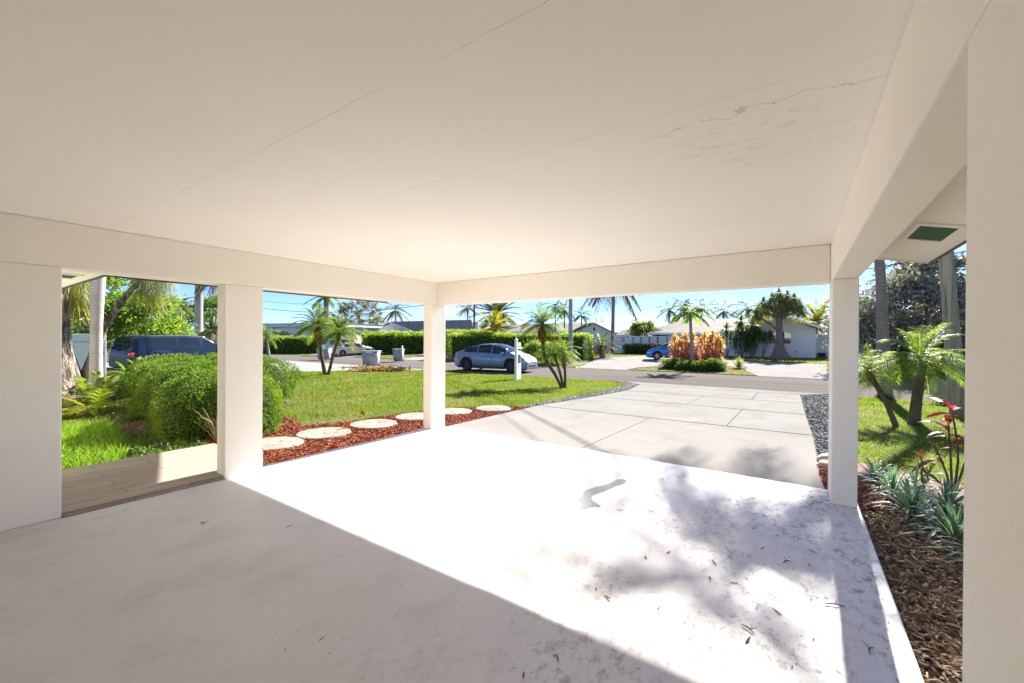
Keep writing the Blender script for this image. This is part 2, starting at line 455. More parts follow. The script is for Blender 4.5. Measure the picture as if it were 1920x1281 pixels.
FAR_LAWNS = [[(-8.65, 25.75), (-8.5, 27.2), (-7.1, 28.9), (-3, 29.9), (-2.6, 28), (-1.8, 25.8)],
             [(-12.4, 25.8), (-12.6, 27.3), (-17, 27.6), (-26, 27.3), (-26, 25.8)],
             [(-30.5, 25.8), (-30.5, 27.4), (-38.5, 29.0), (-37.2, 25.9)],
             [(-45, 25.0), (-44.5, 26.5), (-60, 25), (-60, 22.5)],
             [(-14.6, 33.5), (-13.4, 36), (-12.6, 40.2), (-10, 43.2), (-20, 45), (-20, 40)],
             [(-6.5, 37.5), (-1, 34.8), (4, 34), (9, 36), (9, 45), (-6.5, 45)],
             [(3.2, 25.9), (3.2, 28), (12, 30), (12, 26.2)],
             [(-24.1, 11.5), (-25.4, 14.2), (-27.6, 13.2), (-28, 11), (-25.6, 10.4)]]
sheet('far_lawn', FAR_LAWNS, .006, field_m)
sheet('road', [[(-140, 17.9), (60, 17.9), (60, 25.5), (-140, 25.5)]], .0, road_m)
sheet('apron', [[(-21, 6), (-20.8, 10.9), (-20.2, 14.07), (-19.4, 15.6), (-18.0, 17.1), (-17.2, 17.96), (-44, 17.96), (-44, 6)],       # the home's second drive
                [(-12.3, 25.44), (-12.5, 27.3), (-13.4, 31), (-14.4, 34), (-13.2, 36), (-12.4, 40.2), (-9.5, 43.2), (-6.6, 44.2), (-6.6, 37), (-6.8, 32), (-7.3, 29.1), (-8.6, 27.3), (-8.8, 25.44)],
                [(-1.7, 25.44), (-2.5, 28), (-2.9, 30.2), (-6.6, 31.6), (-6.6, 37.2), (-1, 34.6), (4, 33.8), (9, 35), (3.0, 28.2), (3.0, 25.44)],
                [(-26.4, 25.44), (-26.4, 27.4), (-30, 36), (-37, 44), (-37.5, 38), (-31, 28), (-30.2, 25.44)],
                [(-37.4, 25.44), (-38.7, 29), (-39.6, 35), (-48, 38), (-45.5, 29), (-44.8, 25.44)],
                [(4, 31), (14, 30), (14, 36), (4, 36)]], .012, pale_m)
sheet('footpath', [[(-12.8, 27.5), (-12.8, 28.5), (-26.3, 28.3), (-26.3, 27.4)]], .014, pale_m)
# carport floor: one slab with a chamfered edge
tag(Geo().add(bbox(-5.14, .47, -1.8, 5.26, -.25, 0, .012, 2)).obj('floor', floor_m), kind='structure')
# driveway: broom-finished panels over a dark bed
joints = [5.285, 8.75, 11.57, 14.12, 17.0, 18.05]
rows = [(-2.5,), (-1.1,), (-2.42,), (-3.8, -1.12), ()]
lx = [(-5.06, -5.22), (-5.22, -4.98), (-4.98, -4.84), (-4.84, -5.3), (-5.3, -6.2)]
rx = [(.24, .22), (.22, .16), (.16, .12), (.12, .08), (.08, .9)]
g = Geo(); gap = .019
def panel(pts, th=.1):
    n = len(pts); top = [(x, y, float(gz(y)) + .028) for x, y in pts]
    ins = []
    c = np.mean(pts, 0)
    for x, y in pts:
        d = c - np.array([x, y]); d = d / np.linalg.norm(d) * .012
        ins.append((x + d[0], y + d[1]))
    V = [(x, y, z) for (x, y), (_, _, z) in zip(ins, top)] + [(x, y, z - .008) for (x, y), (_, _, z) in zip(pts, top)] + [(x, y, z - th) for (x, y), (_, _, z) in zip(pts, top)]
    F = [np.array([[i + k * n, i + (k + 1) * n, (i + 1) % n + (k + 1) * n, (i + 1) % n + k * n] for k in range(2) for i in range(n)]), np.arange(n)[None]]
    return np.array(V), F
for r in range(5):
    y0, y1 = joints[r] + gap, joints[r + 1] - gap
    xsj = [None, *rows[r], None]
    for q in range(len(xsj) - 1):
        w = .006
        a0, a1 = (lx[r] if xsj[q] is None else (xsj[q] + w, xsj[q] + w))
        b0, b1 = (rx[r] if xsj[q + 1] is None else (xsj[q + 1] - w, xsj[q + 1] - w))
        g.add(panel([(a0, y0), (b0, y0), (b1, y1), (a1, y1)]))
tag(g.obj('driveway', drive_m), kind='structure')
sheet('driveway_bed', [[(-5.0, 5.262), (-5.15, 8.75), (-4.92, 11.57), (-4.78, 14.12), (-5.2, 17), (-6.0, 18.0), (.8, 18.0), (.04, 17), (.1, 11.57), (.18, 5.262)]], .008, joint_m)
# porch deck and its threshold
tag(Geo().add(bbox(-6.65, -5.172, -1.8, 2.44, -.2, .03, .006, 2)).add(bbox(-5.17, -4.995, .74, 1.92, -.2, .03, .006, 2))
    .add(bbox(-4.99, -4.955, .74, 1.92, -.0, .012, .004, 2)).obj('deck', deck_m), kind='structure')
sheet('path', [[(.56, 7.1), (1.6, 6.5), (6, 4.85), (14, 3.9), (14, 2.6), (6, 3.8), (1.45, 5.45), (.56, 6.25)]], .012, brick_m)

# ------------------------------------------------------------------ the carport
cp = thing('carport', 'white stucco carport open at the front and sides, with a cracked plaster ceiling', 'carport', (0, 0, 0))
XL0, XL1, XR0, XR1, YF0, YF1, ZB, ZC = -5.17, -4.98, .26, .45, 5.06, 5.26, 2.056, 2.43
Geo().add(bbox(XL0, XR1, -1.8, YF1, ZC, ZC + .1, .001, 1)).obj('ceiling', ceil_m, cp)
Geo().add(bbox(XL0, XL1, -1.6, .74, .0, ZB - .001, .008)).obj('wall', stucco, cp)
Geo().add(bbox(XR0, XR1, -1.6, 1.14, .0, ZB - .001, .012)).obj('wall', stucco, cp)
Geo().add(bbox(XL0, XR1, -1.8, -1.602, .0, ZC - .001, .008)).obj('wall', stucco, cp)
Geo().add(bbox(XL0, XL1, 1.92, 2.30, .0, ZB - .001, .008)).obj('pillar', stucco, cp)
Geo().add(bbox(XL0, XL1, 4.93, YF1 - .002, .0, ZB - .001, .008)).obj('post', stucco, cp)
Geo().add(bbox(XR0, XR1, 4.81, YF1 - .002, .0, ZB - .001, .008)).obj('post', stucco, cp)
Geo().add(bbox(XL0, XL1, -1.6, YF1, ZB, ZC - .001, .008)).obj('beam', stucco, cp)
Geo().add(bbox(XR0, XR1, -1.6, YF1, ZB, ZC - .001, .008)).obj('beam', stucco, cp)
Geo().add(bbox(XL1 + .001, XR0 - .001, YF0, YF1 - .004, ZB + .001, ZC - .001, .012)).obj('beam', stucco, cp)
# soffits slope down to the eaves; screened vents sit in frames let into them
def soffit(x0, z0, x1, z1, y0, y1, t=.03):
    V, F = extrude_y([(x0, z0), (x1, z1), (x1, z1 + t), (x0, z0 + t)], y0, y1)
    return Geo().add((V, F)).obj('soffit', stucco, cp)
def vent(par, corners, nz):
    c = np.array(corners, float); m = c.mean(0)
    n = len(c); fr = Geo()
    inn = m + (c - m) * .80; up = np.array([0, 0, -.012])
    V = np.concatenate([c + up, inn + up, c, inn])
    F = np.array([[i, (i + 1) % 4, 4 + (i + 1) % 4, 4 + i] for i in range(4)] + [[i, 8 + i, 8 + (i + 1) % 4, (i + 1) % 4] for i in range(4)] + [[4 + i, 4 + (i + 1) % 4, 12 + (i + 1) % 4, 12 + i] for i in range(4)])
    fr.add((V, F)).add((inn + up * .3, np.arange(4)[None]), 1)
    return fr.obj('vent', [stucco, green_mesh], par)
zr = lambda x: 2.345 + (2.215 - 2.345) * (x - .452) / (.985 - .452)
sr = soffit(.452, 2.345, .985, 2.215, -3, 5.30)
vent(sr, [(x, y, zr(x) - .001) for x, y in ((.66, 4.42), (.66, 3.86), (.90, 3.86), (.90, 4.42))], -1)
soffit(-6.56, 2.20, -5.172, 2.46, 1.30, 5.30)
sl = Geo().add(box(-14, -5.172, .2, 1.298, 2.20, 2.23)).obj('soffit', stucco, cp)
vent(sl, [(-7.28, 1.18, 2.199), (-7.28, .90, 2.199), (-6.78, .90, 2.199), (-6.78, 1.18, 2.199)], -1)
rf = Geo().add((extrude_y([(-5.172, 2.535), (.452, 2.535), (1.0, 2.36), (1.0, 2.40), (-2.36, 3.2), (-6.58, 2.42), (-6.58, 2.38)], -3, 5.31))).obj('roof', mat('white_roof', (.7, .69, .67), None), cp)
for bx in ((.986, 1.0, -3, 5.312, 2.20, 2.37), (-6.60, -6.57, 1.325, 5.312, 2.185, 2.42), (-14, -6.57, 1.30, 1.324, 2.185, 2.42)):
    Geo().add(box(*bx)).obj('drip_edge', dark_metal, cp)
V, F = extrude_y([(.452, 2.32), (1.0, 2.2), (1.0, 2.38), (.452, 2.5)], 5.301, 5.318); Geo().add((V, F)).obj('fascia', stucco, cp)
Geo().add(box(-14, -5.172, .2, .21, -.1, 2.2)).obj('wall', stucco, cp)
Geo().add(slab_y := extrude_y([(-14, 2.44), (-5.172, 2.54), (-5.172, 2.6), (-14, 2.5)], -3, 1.32)).obj('roof', mat('white_wing_roof', (.7, .69, .67), None), cp)
V, F = extrude_y([(-6.57, 2.19), (-5.172, 2.44), (-5.172, 2.56), (-6.57, 2.42)], 5.301, 5.318); Geo().add((V, F)).obj('fascia', stucco, cp)
# ------------------------------------------------------------------ plants: materials
grass_m = leafmat('grass_blade', (.092, .147, .020), (.146, .195, .032), .45, .5, (.185, .175, .055), .2, .8)
tall_grass_m = leafmat('tall_grass_blade', (.10, .20, .02), (.18, .28, .03), .5, .5, spec=.25)
dry_m = leafmat('dry_leaf', (.30, .18, .06), (.20, .11, .04), .3, .7)
feather_m = leafmat('feather_palm_leaf', (.13, .20, .04), (.20, .27, .06), .48, .38)
yellow_palm_m = leafmat('yellow_green_palm_leaf', (.20, .24, .03), (.30, .29, .04), .5, .4, (.38, .28, .03), .5)
grey_palm_m = leafmat('grey_green_palm_leaf', (.10, .12, .055), (.15, .155, .07), .35, .4)
dark_palm_m = leafmat('dark_palm_leaf', (.08, .115, .045), (.12, .155, .06), .4, .35)
hedge_m = leafmat('clipped_hedge_leaf', (.06, .115, .018), (.11, .18, .028), .45, .4, (.16, .22, .035), 2.)
far_hedge_m = leafmat('far_hedge_leaf', (.14, .22, .038), (.21, .30, .055), .52, .4, (.26, .31, .06), .7)
bush_m = leafmat('dark_bush_leaf', (.065, .125, .032), (.11, .18, .048), .45, .35)
tree_m = leafmat('tree_leaf', (.10, .18, .028), (.16, .25, .04), .5, .4, (.21, .27, .05), .4)
grey_tree_m = leafmat('grey_tree_leaf', (.20, .205, .185), (.28, .28, .26), .18, .6, (.15, .155, .15), .6)
yucca_m = leafmat('yucca_leaf', (.075, .13, .05), (.12, .18, .065), .42, .35)
pony_m = leafmat('ponytail_leaf', (.16, .19, .06), (.22, .24, .075), .45, .4, (.28, .24, .07), .5)
orange_m = leafmat('orange_cordyline_leaf', (.50, .30, .10), (.45, .34, .13), .5, .4, (.52, .25, .13), 1.2)
pink_m = leafmat('pink_cordyline_leaf', (.56, .21, .17), (.48, .27, .20), .5, .4, (.58, .33, .2), 1.2)
agave_m = leafmat('agave_leaf', (.22, .26, .12), (.30, .32, .16), .35, .4)
liriope_m = leafmat('lily_turf_leaf', (.10, .19, .15), (.17, .26, .21), .3, .3, spec=.6)
magenta_m = leafmat('magenta_leaf', (.42, .03, .09), (.55, .06, .16), .45, .3)
maroon_m = leafmat('maroon_leaf', (.10, .035, .03), (.17, .06, .05), .4, .35)
fern_m = leafmat('broad_frond_leaf', (.12, .20, .025), (.22, .27, .03), .5, .35, (.30, .27, .03), 1.5)
flower_m = leafmat('red_flower', (.6, .07, .06), (.5, .12, .1), .35, .5)
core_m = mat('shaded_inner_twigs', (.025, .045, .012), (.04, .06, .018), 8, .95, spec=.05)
bark_m = mat('grey_bark', (.24, .20, .165), (.15, .125, .105), 3, .9, .7, 14, .02, stretch=(2, 2, .7), spec=.1)
rough_bark_m = mat('rough_ridged_bark', (.30, .255, .21), (.09, .07, .058), 4, .95, 1.0, 9, .05, stretch=(3, 3, 1), spec=.08, lo=.4, hi=.56)
stem_m = mat('brown_stem', (.17, .12, .085), (.10, .075, .055), 6, .9, .6, 20, .02, spec=.1)
husk_m = mat('orange_palm_fibre', (.30, .14, .05), (.12, .055, .028), 9, .95, .9, 18, .03, stretch=(1, 1, 2.5), spec=.05)
def ringed(name, c, c2, step, ring):
    m, nt, b, o = newmat(name)
    v = coord(nt)
    sx = nt.nodes.new('ShaderNodeSeparateXYZ'); lk(nt, v, sx.inputs[0])
    z = math_(nt, 'ADD', math_(nt, 'DIVIDE', sx.outputs[2], step), math_(nt, 'MULTIPLY', noise(nt, 2.5, 3, v), .9))
    fr = math_(nt, 'FRACT', z)
    k = ramp(nt, fr, .0, .22, (1, 1, 1), (0, 0, 0))
    col = mixc(nt, ramp(nt, noise(nt, 5, 6, v), .35, .65), c, c2)
    col = mixc(nt, math_(nt, 'MULTIPLY', k, .8), col, ring)
    lk(nt, col, b.inputs['Base Color']); b.inputs['Roughness'].default_value = .85; b.inputs['Specular IOR Level'].default_value = .12
    bump(nt, b, math_(nt, 'ADD', fr, math_(nt, 'MULTIPLY', noise(nt, 25, 5, v), .5)), .6, .02)
    return m
royal_m = ringed('ringed_grey_palm_trunk', (.42, .385, .36), (.34, .31, .285), .075, (.22, .195, .175))
coco_m = ringed('ringed_brown_palm_trunk', (.23, .19, .17), (.17, .14, .125), .11, (.09, .07, .06))
pygmy_m = ringed('scarred_palm_trunk', (.15, .115, .085), (.10, .08, .06), .05, (.04, .03, .024))
pale_trunk_m = ringed('pale_palm_trunk', (.30, .27, .245), (.22, .195, .175), .12, (.13, .115, .10))

# ------------------------------------------------------------------ plants: builders
def palm_crown(seed, n=22, L=1.2, ll=.25, lw=.02, pairs=30, e0=75, e1=-25, droop=.45, ld=.25, vee=.25, sweep=.6, start=.12, dead=0):
    g = np.random.default_rng(seed); geo = Geo()
    for i in range(n):
        f = (i + .5) / n
        el = R(e0 + (e1 - e0) * f ** .9 + g.normal() * 6); az = i * 2.39996 + g.normal() * .15
        Lf = L * (.72 + .35 * math.sin(math.pi * min(1, f + .2))) * g.uniform(.88, 1.1)
        d = np.array([math.cos(az) * math.cos(el), math.sin(az) * math.cos(el), math.sin(el)])
        dr = droop * g.uniform(.8, 1.25) * (.45 + .55 * math.cos(el))
        geo.add(straps([[0, 0, 0]], [d], Lf, L * .028, dr, 6, prof=[1, .8, .5, .15]), 1 if i >= n - dead else 0)
        t = np.linspace(start, .985, pairs)
        P = d * (Lf * t)[:, None]; P[:, 2] -= dr * Lf * t ** 2
        T = nrm(d[None] - np.array([0, 0, 1.]) * (2 * dr * t)[:, None])
        S = nrm(np.cross(T, [0, 0, 1.]) + 1e-6); U = np.cross(S, T)
        ln = ll * np.interp(t, [0, .15, .45, .8, 1], [.55, .8, 1, .8, .4]) * g.uniform(.85, 1.12, len(t))
        for sgn in (-1, 1):
            D = S * sgn + T * (sweep + .5 * t)[:, None] + U * vee + g.normal(size=(len(t), 3)) * .07
            geo.add(straps(P, D, ln, lw, ld, 2, g.normal(size=len(t)) * .35, [.7, 1, .8, .08]), 1 if i >= n - dead else 0)
    return geo
def rosette(seed, n=40, L=.5, W=.03, e0=85, e1=-30, droop=.3, k=3, spread=.02):
    g = np.random.default_rng(seed)
    f = (np.arange(n) + .5) / n
    el = np.radians(e0 + (e1 - e0) * f + g.normal(size=n) * 7); az = np.arange(n) * 2.39996 + g.normal(size=n) * .2
    D = np.stack([np.cos(az) * np.cos(el), np.sin(az) * np.cos(el), np.sin(el)], 1)
    P = D * spread; P[:, 2] -= f * spread
    return Geo().add(straps(P, D, L * g.uniform(.75, 1.1, n), W, droop * (.4 + .6 * np.cos(el)) * g.uniform(.7, 1.3, n), k, g.normal(size=n) * .25))
def fan_crown(seed, n=22, L=1.0, fan=.9, blades=16):
    g = np.random.default_rng(seed); geo = Geo()
    for i in range(n):
        f = (i + .5) / n; el = R(80 - 115 * f + g.normal() * 6); az = i * 2.39996
        d = np.array([math.cos(az) * math.cos(el), math.sin(az) * math.cos(el), math.sin(el)])
        geo.add(straps([[0, 0, 0]], [d], L, .03, .15, 2))
        c = d * L; c[2] -= .15 * L
        s = nrm(np.cross(d, [0, 0, 1.]) + 1e-6)
        a = np.linspace(-2.0, 2.0, blades)
        D = d * np.cos(a)[:, None] + s * np.sin(a)[:, None]; D[:, 2] -= .15
        geo.add(straps(np.repeat(c[None], blades, 0), D, fan * (.75 + .25 * np.cos(a)), .09, .3, 2))
    return geo
MESH = {}
def cached(key, fn, mats):
    if key not in MESH: MESH[key] = fn().mesh(key[0], mats)
    return MESH[key]
CROWNS = {
    'pygmy': (lambda s: palm_crown(s, 30, 1.0, .24, .010, 42, 82, -18, .66, .3, .12), [feather_m, dry_m]),
    'pygmy_up': (lambda s: palm_crown(s, 40, 1.0, .25, .012, 44, 85, -8, .6, .28, .15, dead=1), [feather_m, dry_m]),
    'pygmy_fine': (lambda s: palm_crown(s, 30, 1.0, .22, .016, 44, 80, -38, .55, .3, .12, dead=2), [feather_m, dry_m]),
    'yellow': (lambda s: palm_crown(s, 26, 1.0, .26, .022, 44, 82, -12, .32, .1, .35, dead=2), [yellow_palm_m, dry_m]),
    'date': (lambda s: palm_crown(s, 44, 1.0, .20, .016, 60, 85, -35, .25, .1, .35, dead=3), [grey_palm_m, dry_m]),
    'coco': (lambda s: palm_crown(s, 17, 1.0, .21, .022, 34, 72, -38, .55, .45, .0), [dark_palm_m, dry_m]),
    'coco_soft': (lambda s: palm_crown(s, 30, 1.0, .28, .013, 36, 65, -45, .55, .6, .0), [dark_palm_m, dry_m]),
    'coco_green': (lambda s: palm_crown(s, 16, 1.0, .22, .026, 30, 74, -30, .5, .4, .05), [feather_m, dry_m]),
    'droopy': (lambda s: palm_crown(s, 15, 1.0, .24, .022, 36, 55, -30, 1.0, .9, -.2, dead=3), [grey_palm_m, dry_m]),
    'christmas': (lambda s: palm_crown(s, 15, 1.0, .30, .034, 28, 72, -12, .72, .45, .1), [feather_m, dry_m]),
    'fan': (lambda s: fan_crown(s), [grey_palm_m]),
    'cycad': (lambda s: palm_crown(s, 30, 1.0, .20, .022, 40, 65, -50, .3, .1, .3, dead=11), [dark_palm_m, dry_m]),
}
def crown(kind, seed, par, loc, size, rz=0., tilt=(0, 0)):
    fn, mats = CROWNS[kind]
    return link('crown', cached(('crown_' + kind, seed), lambda: fn(seed), mats), par, loc, (tilt[0], tilt[1], rz), size)
def trunk(par, pts, rad, m, n=14, sides=10, name='trunk'):
    P = spline(pts, n); r = np.interp(np.linspace(0, 1, n), np.linspace(0, 1, len(rad)), rad)
    return Geo().add(tube(P, r, sides)).obj(name, m, par, True)
def palm(name, label, base, top, kind, size, rad, m, seed=1, group=None, bend=(0, 0), rz=0., cat='palm tree', tilt=(0, 0), n=14):
    """base and top in world metres; one bare trunk, one crown"""
    t = thing(name, label, cat, base, 0, group)
    b = np.array([0, 0, -.05]); e = np.array(top, float) - np.array(base, float); mid = (b + e) / 2 + np.array([*bend, 0])
    trunk(t, [b, mid, e], rad, m, n)
    crown(kind, seed, t, tuple(e), size, rz, tilt)
    return t
def husk(par, p0, p1, r):
    P = spline([p0, p1], 8); s = np.sin(np.linspace(.15, math.pi - .12, 8)) ** .6 * r
    geo = Geo().add(tube(P, s, 10))
    g = np.random.default_rng(int(abs(p0[0] * 1000)) % 999)
    a = g.random(90) * 6.28; h = g.random(90)
    c = np.array(p0) + (np.array(p1) - np.array(p0)) * h[:, None] + np.stack([np.cos(a), np.sin(a), 0 * a], 1) * r * .8
    geo.add(straps(c, np.stack([np.cos(a), np.sin(a), 1.2 + 0 * a], 1), r * 1.1, r * .22, .1, 1))
    return geo.obj('fibre_husk', husk_m, par)
def blob_leaves(n, c, rad, L, W, g, clumps=40, up=.3, shell=(.5, 1.0)):
    """leaf clumps spread through an ellipsoid: uneven outline, gaps between clumps"""
    cc = unit(clumps, g) * (g.uniform(*shell, clumps) ** .6)[:, None] * np.array(rad) + np.array(c)
    k = g.integers(0, clumps, n); s = np.array(rad).mean() * g.uniform(.10, .24, clumps)
    P = cc[k] + g.normal(size=(n, 3)) * s[k][:, None] * np.array([1.15, 1.15, .7])
    return leaves(P, unit(n, g, up), L * g.uniform(.7, 1.3, n), W * g.uniform(.7, 1.2, n), g), cc
def broad_tree(name, label, base, blobs, n, L, W, m, trunk_pts, rad, seed=3, clumps=60, limbs=9, cat='tree', group=None, bm=None):
    t = thing(name, label, cat, base, 0, group); g = np.random.default_rng(seed); geo = Geo(); tg = Geo()
    P = spline(trunk_pts, 12); r = np.interp(np.linspace(0, 1, 12), np.linspace(0, 1, len(rad)), rad)
    tg.add(tube(P, r, 9)); cen = []
    for c, rd, share in blobs:
        lv, cc = blob_leaves(int(n * share), c, rd, L, W, g, max(6, int(clumps * share)))
        geo.add(lv); cen.append(cc)
    cen = np.concatenate(cen)
    for q in cen[g.permutation(len(cen))[:limbs]]:
        s = P[g.integers(7, 12)]
        tg.add(tube(spline([s, (s + q) / 2 + g.normal(size=3) * .15, q], 7), np.linspace(r[-1] * .7, r[-1] * .2, 7), 6))
    tg.obj('trunk', bm or bark_m, t, True)
    geo.obj('crown', m, t)
    return t
def hedge(name, label, poly_c, size, n, L, W, m, rz=0., seed=5, wob=.05, group=None, cat='hedge', top_up=.2, stem=False, round_=.0):
    """clipped hedge: dense leaves over an uneven box with a twiggy core inside"""
    g = np.random.default_rng(seed); sx, sy, sz = size
    t = thing(name, label, cat, poly_c, rz, group)
    A = np.array([sx * sy, sy * sz, sy * sz, sx * sz, sx * sz]); k = g.choice(5, n, p=A / A.sum())
    u, v = g.random(n) - .5, g.random(n) - .5
    P = np.zeros((n, 3)); N = np.zeros((n, 3))
    for f, (P0, Nn) in enumerate(((lambda a, b: (a * sx, b * sy, sz + 0 * a), (0, 0, 1)), (lambda a, b: (sx / 2 + 0 * a, a * sy, (b + .5) * sz), (1, 0, 0)), (lambda a, b: (-sx / 2 + 0 * a, a * sy, (b + .5) * sz), (-1, 0, 0)),
                                  (lambda a, b: (a * sx, sy / 2 + 0 * a, (b + .5) * sz), (0, 1, 0)), (lambda a, b: (a * sx, -sy / 2 + 0 * a, (b + .5) * sz), (0, -1, 0)))):
        q = k == f
        P[q] = np.stack(P0(u[q], v[q]), 1); N[q] = Nn
    w = np.sin(P[:, 0] * 2.1 + 1) * np.sin(P[:, 1] * 2.7) + np.sin(P[:, 2] * 5 + P[:, 0] * 3.7)
    P += N * (w * wob * .6 + g.normal(size=n) * wob)[:, None]
    if round_:
        hx = np.clip((np.abs(P[:, 0]) - (sx / 2 - round_)) / round_, 0, 1); hy = np.clip((np.abs(P[:, 1]) - (sy / 2 - round_)) / round_, 0, 1); hz = np.clip((P[:, 2] - (sz - round_)) / round_, 0, 1)
        pull = np.maximum(0, np.sqrt(hx ** 2 + hy ** 2 + hz ** 2) - 1) * round_ * .75
        P -= nrm(np.stack([np.sign(P[:, 0]) * hx, np.sign(P[:, 1]) * hy, hz], 1) + 1e-6) * pull[:, None]
    P[:, 2] = np.maximum(P[:, 2], .02)
    Geo().add(leaves(P, nrm(N + g.normal(size=(n, 3)) * .8 + np.array([0, 0, top_up])), L * g.uniform(.7, 1.3, n), W * g.uniform(.7, 1.2, n), g)).obj('leaves', m, t)
    i = .93
    Geo().add(bbox(-sx / 2 * i + .04, sx / 2 * i - .04, -sy / 2 * i + .04, sy / 2 * i - .04, .03, sz * .95 - .03, min(round_ * .9, sz * .4) if round_ else .05, 3)).obj('inner_twigs', core_m, t)
    return t
def mound(name, label, base, rad, n, L, W, m, seed=5, p=2.6, wob=.05, group=None, cat='bush', rz=0.):
    """clipped, rounded bush (a superellipsoid dome) with a dark core"""
    g = np.random.default_rng(seed); t = thing(name, label, cat, base, rz, group)
    d = unit(n, g); d[:, 2] = np.abs(d[:, 2])
    rr = (np.abs(d[:, 0] / 1) ** p + np.abs(d[:, 1]) ** p + np.abs(d[:, 2]) ** p) ** (-1 / p)
    a = np.arctan2(d[:, 1], d[:, 0])
    rr *= 1 + .05 * np.sin(a * 5 + seed) * np.cos(d[:, 2] * 7) + .03 * np.sin(a * 11 + d[:, 2] * 9)
    P = d * rr[:, None] * (1 + np.minimum(g.normal(size=n) * wob, wob * 1.4) + (g.random(n) < .025) * g.random(n) * .07)[:, None] * np.array(rad)
    N = nrm(d / np.array(rad))
    Geo().add(leaves(P, nrm(N + g.normal(size=(n, 3)) * .85 + np.array([0, 0, .15])), L * g.uniform(.7, 1.3, n), W * g.uniform(.7, 1.2, n), g)).obj('leaves', m, t)
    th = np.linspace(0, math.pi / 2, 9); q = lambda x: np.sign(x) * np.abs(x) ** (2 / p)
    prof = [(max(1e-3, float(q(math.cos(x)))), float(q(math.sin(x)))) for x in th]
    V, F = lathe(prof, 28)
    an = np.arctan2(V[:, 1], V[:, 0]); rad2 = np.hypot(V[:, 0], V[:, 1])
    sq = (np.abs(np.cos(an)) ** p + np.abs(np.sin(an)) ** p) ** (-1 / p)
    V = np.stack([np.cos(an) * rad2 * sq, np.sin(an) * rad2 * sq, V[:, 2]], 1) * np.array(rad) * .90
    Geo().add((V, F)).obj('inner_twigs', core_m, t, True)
    return t

# ------------------------------------------------------------------ lawn grass: one mass of blades, denser and finer close by
def blades(poly, dens, h, w, lean=.6, z=0.):
    p = np.array(poly); area = .5 * abs(np.dot(p[:, 0], np.roll(p[:, 1], 1)) - np.dot(p[:, 1], np.roll(p[:, 0], 1)))
    P2 = scatter(poly, int(area * dens)); n = len(P2)
    dist = np.hypot(P2[:, 0], P2[:, 1]); keep = rng.random(n) < np.clip(9.0 / dist, .25, 1)
    pat = np.sin(P2[:, 0] * 1.9 + np.sin(P2[:, 1] * 2.3)) * np.sin(P2[:, 1] * 1.7 + 1.1 * np.sin(P2[:, 0] * 1.3))
    keep &= rng.random(n) < np.clip(.78 + pat * .3, .25, 1)
    P2 = P2[keep]; dist = dist[keep]; pat = pat[keep]; n = len(P2)
    Cc = np.stack([P2[:, 0], P2[:, 1], gz(P2[:, 1]) + z - .005], 1)
    D = unit(n) * np.array([lean, lean, .3]); D[:, 2] = np.abs(D[:, 2]) + .55
    hh = h * (1 + .25 * pat) * rng.uniform(.55, 1.4, n)
    S = nrm(np.cross(D, rng.normal(size=(n, 3)))) * (w * np.clip(dist / 9, .8, 2.2) * rng.uniform(.7, 1.3, n))[:, None] * .5
    V = np.stack([Cc - S, Cc + S, Cc + nrm(D) * hh[:, None]], 1).reshape(-1, 3)
    return V, np.arange(3 * n).reshape(n, 3)
gg = Geo().add(blades(FRONT_LAWN, 1300, .065, .012)).add(blades(RIGHT_LAWN, 750, .07, .013)).add(blades(DOOR_LAWN, 300, .06, .013))
tag(gg.obj('grass', grass_m), kind='stuff')
tag(Geo().add(sum_ := blades(FAR_LAWNS[0], 260, .08, .02, z=.006)).obj('verge_grass', grass_m), kind='stuff')
far_g = Geo()
for pl in FAR_LAWNS[1:7]: far_g.add(blades(pl, 110, .09, .03, z=.006))
tag(far_g.obj('far_grass', grass_m), kind='stuff')
# uncut grass beside the porch
P2 = scatter([(-6.74, .3), (-6.74, 1.42), (-7.1, 1.62), (-7.9, 1.72), (-9.4, 1.9), (-9.4, .3)], 15000); n = len(P2)
D = unit(n) * .55; D[:, 2] = np.abs(D[:, 2]) + .75
hgt = np.interp(P2[:, 0], [-9.4, -8.2, -6.9, -6.72], [.42, .40, .22, .12]) * rng.uniform(.5, 1.15, n)
tag(Geo().add(straps(np.stack([P2[:, 0], P2[:, 1], np.full(n, -.06)], 1), D, hgt, .011, .35, 2, rng.normal(size=n))).obj('tall_grass', tall_grass_m), kind='stuff')

# ------------------------------------------------------------------ mulch, gravel, litter
def chips(poly, n, L, W, z=.0, T=.35, g=None):
    g = g or rng
    P2 = scatter(poly, n, g); Cc = np.stack([P2[:, 0], P2[:, 1], gz(P2[:, 1]) + z + g.random(n) * .03], 1)
    D = unit(n, g); D[:, 2] *= .3; D = nrm(D)
    U = unit(n, g) * np.array([.5, .5, 1]); S = nrm(np.cross(D, U)); N = np.cross(S, D)
    l = (L * g.uniform(.4, 1.4, n))[:, None] * .5; w = (W * g.uniform(.5, 1.3, n))[:, None] * .5; t = w * T
    V = np.stack([Cc - D * l - S * w, Cc + D * l - S * w * .6, Cc + D * l * .9 + S * w * .7, Cc - D * l * .8 + S * w, Cc + N * t * 2], 1).reshape(-1, 3)
    b = np.arange(n)[:, None] * 5
    return V, [np.concatenate([b + np.array([[0, 1, 4]]), b + np.array([[1, 2, 4]]), b + np.array([[2, 3, 4]]), b + np.array([[3, 0, 4]])])]
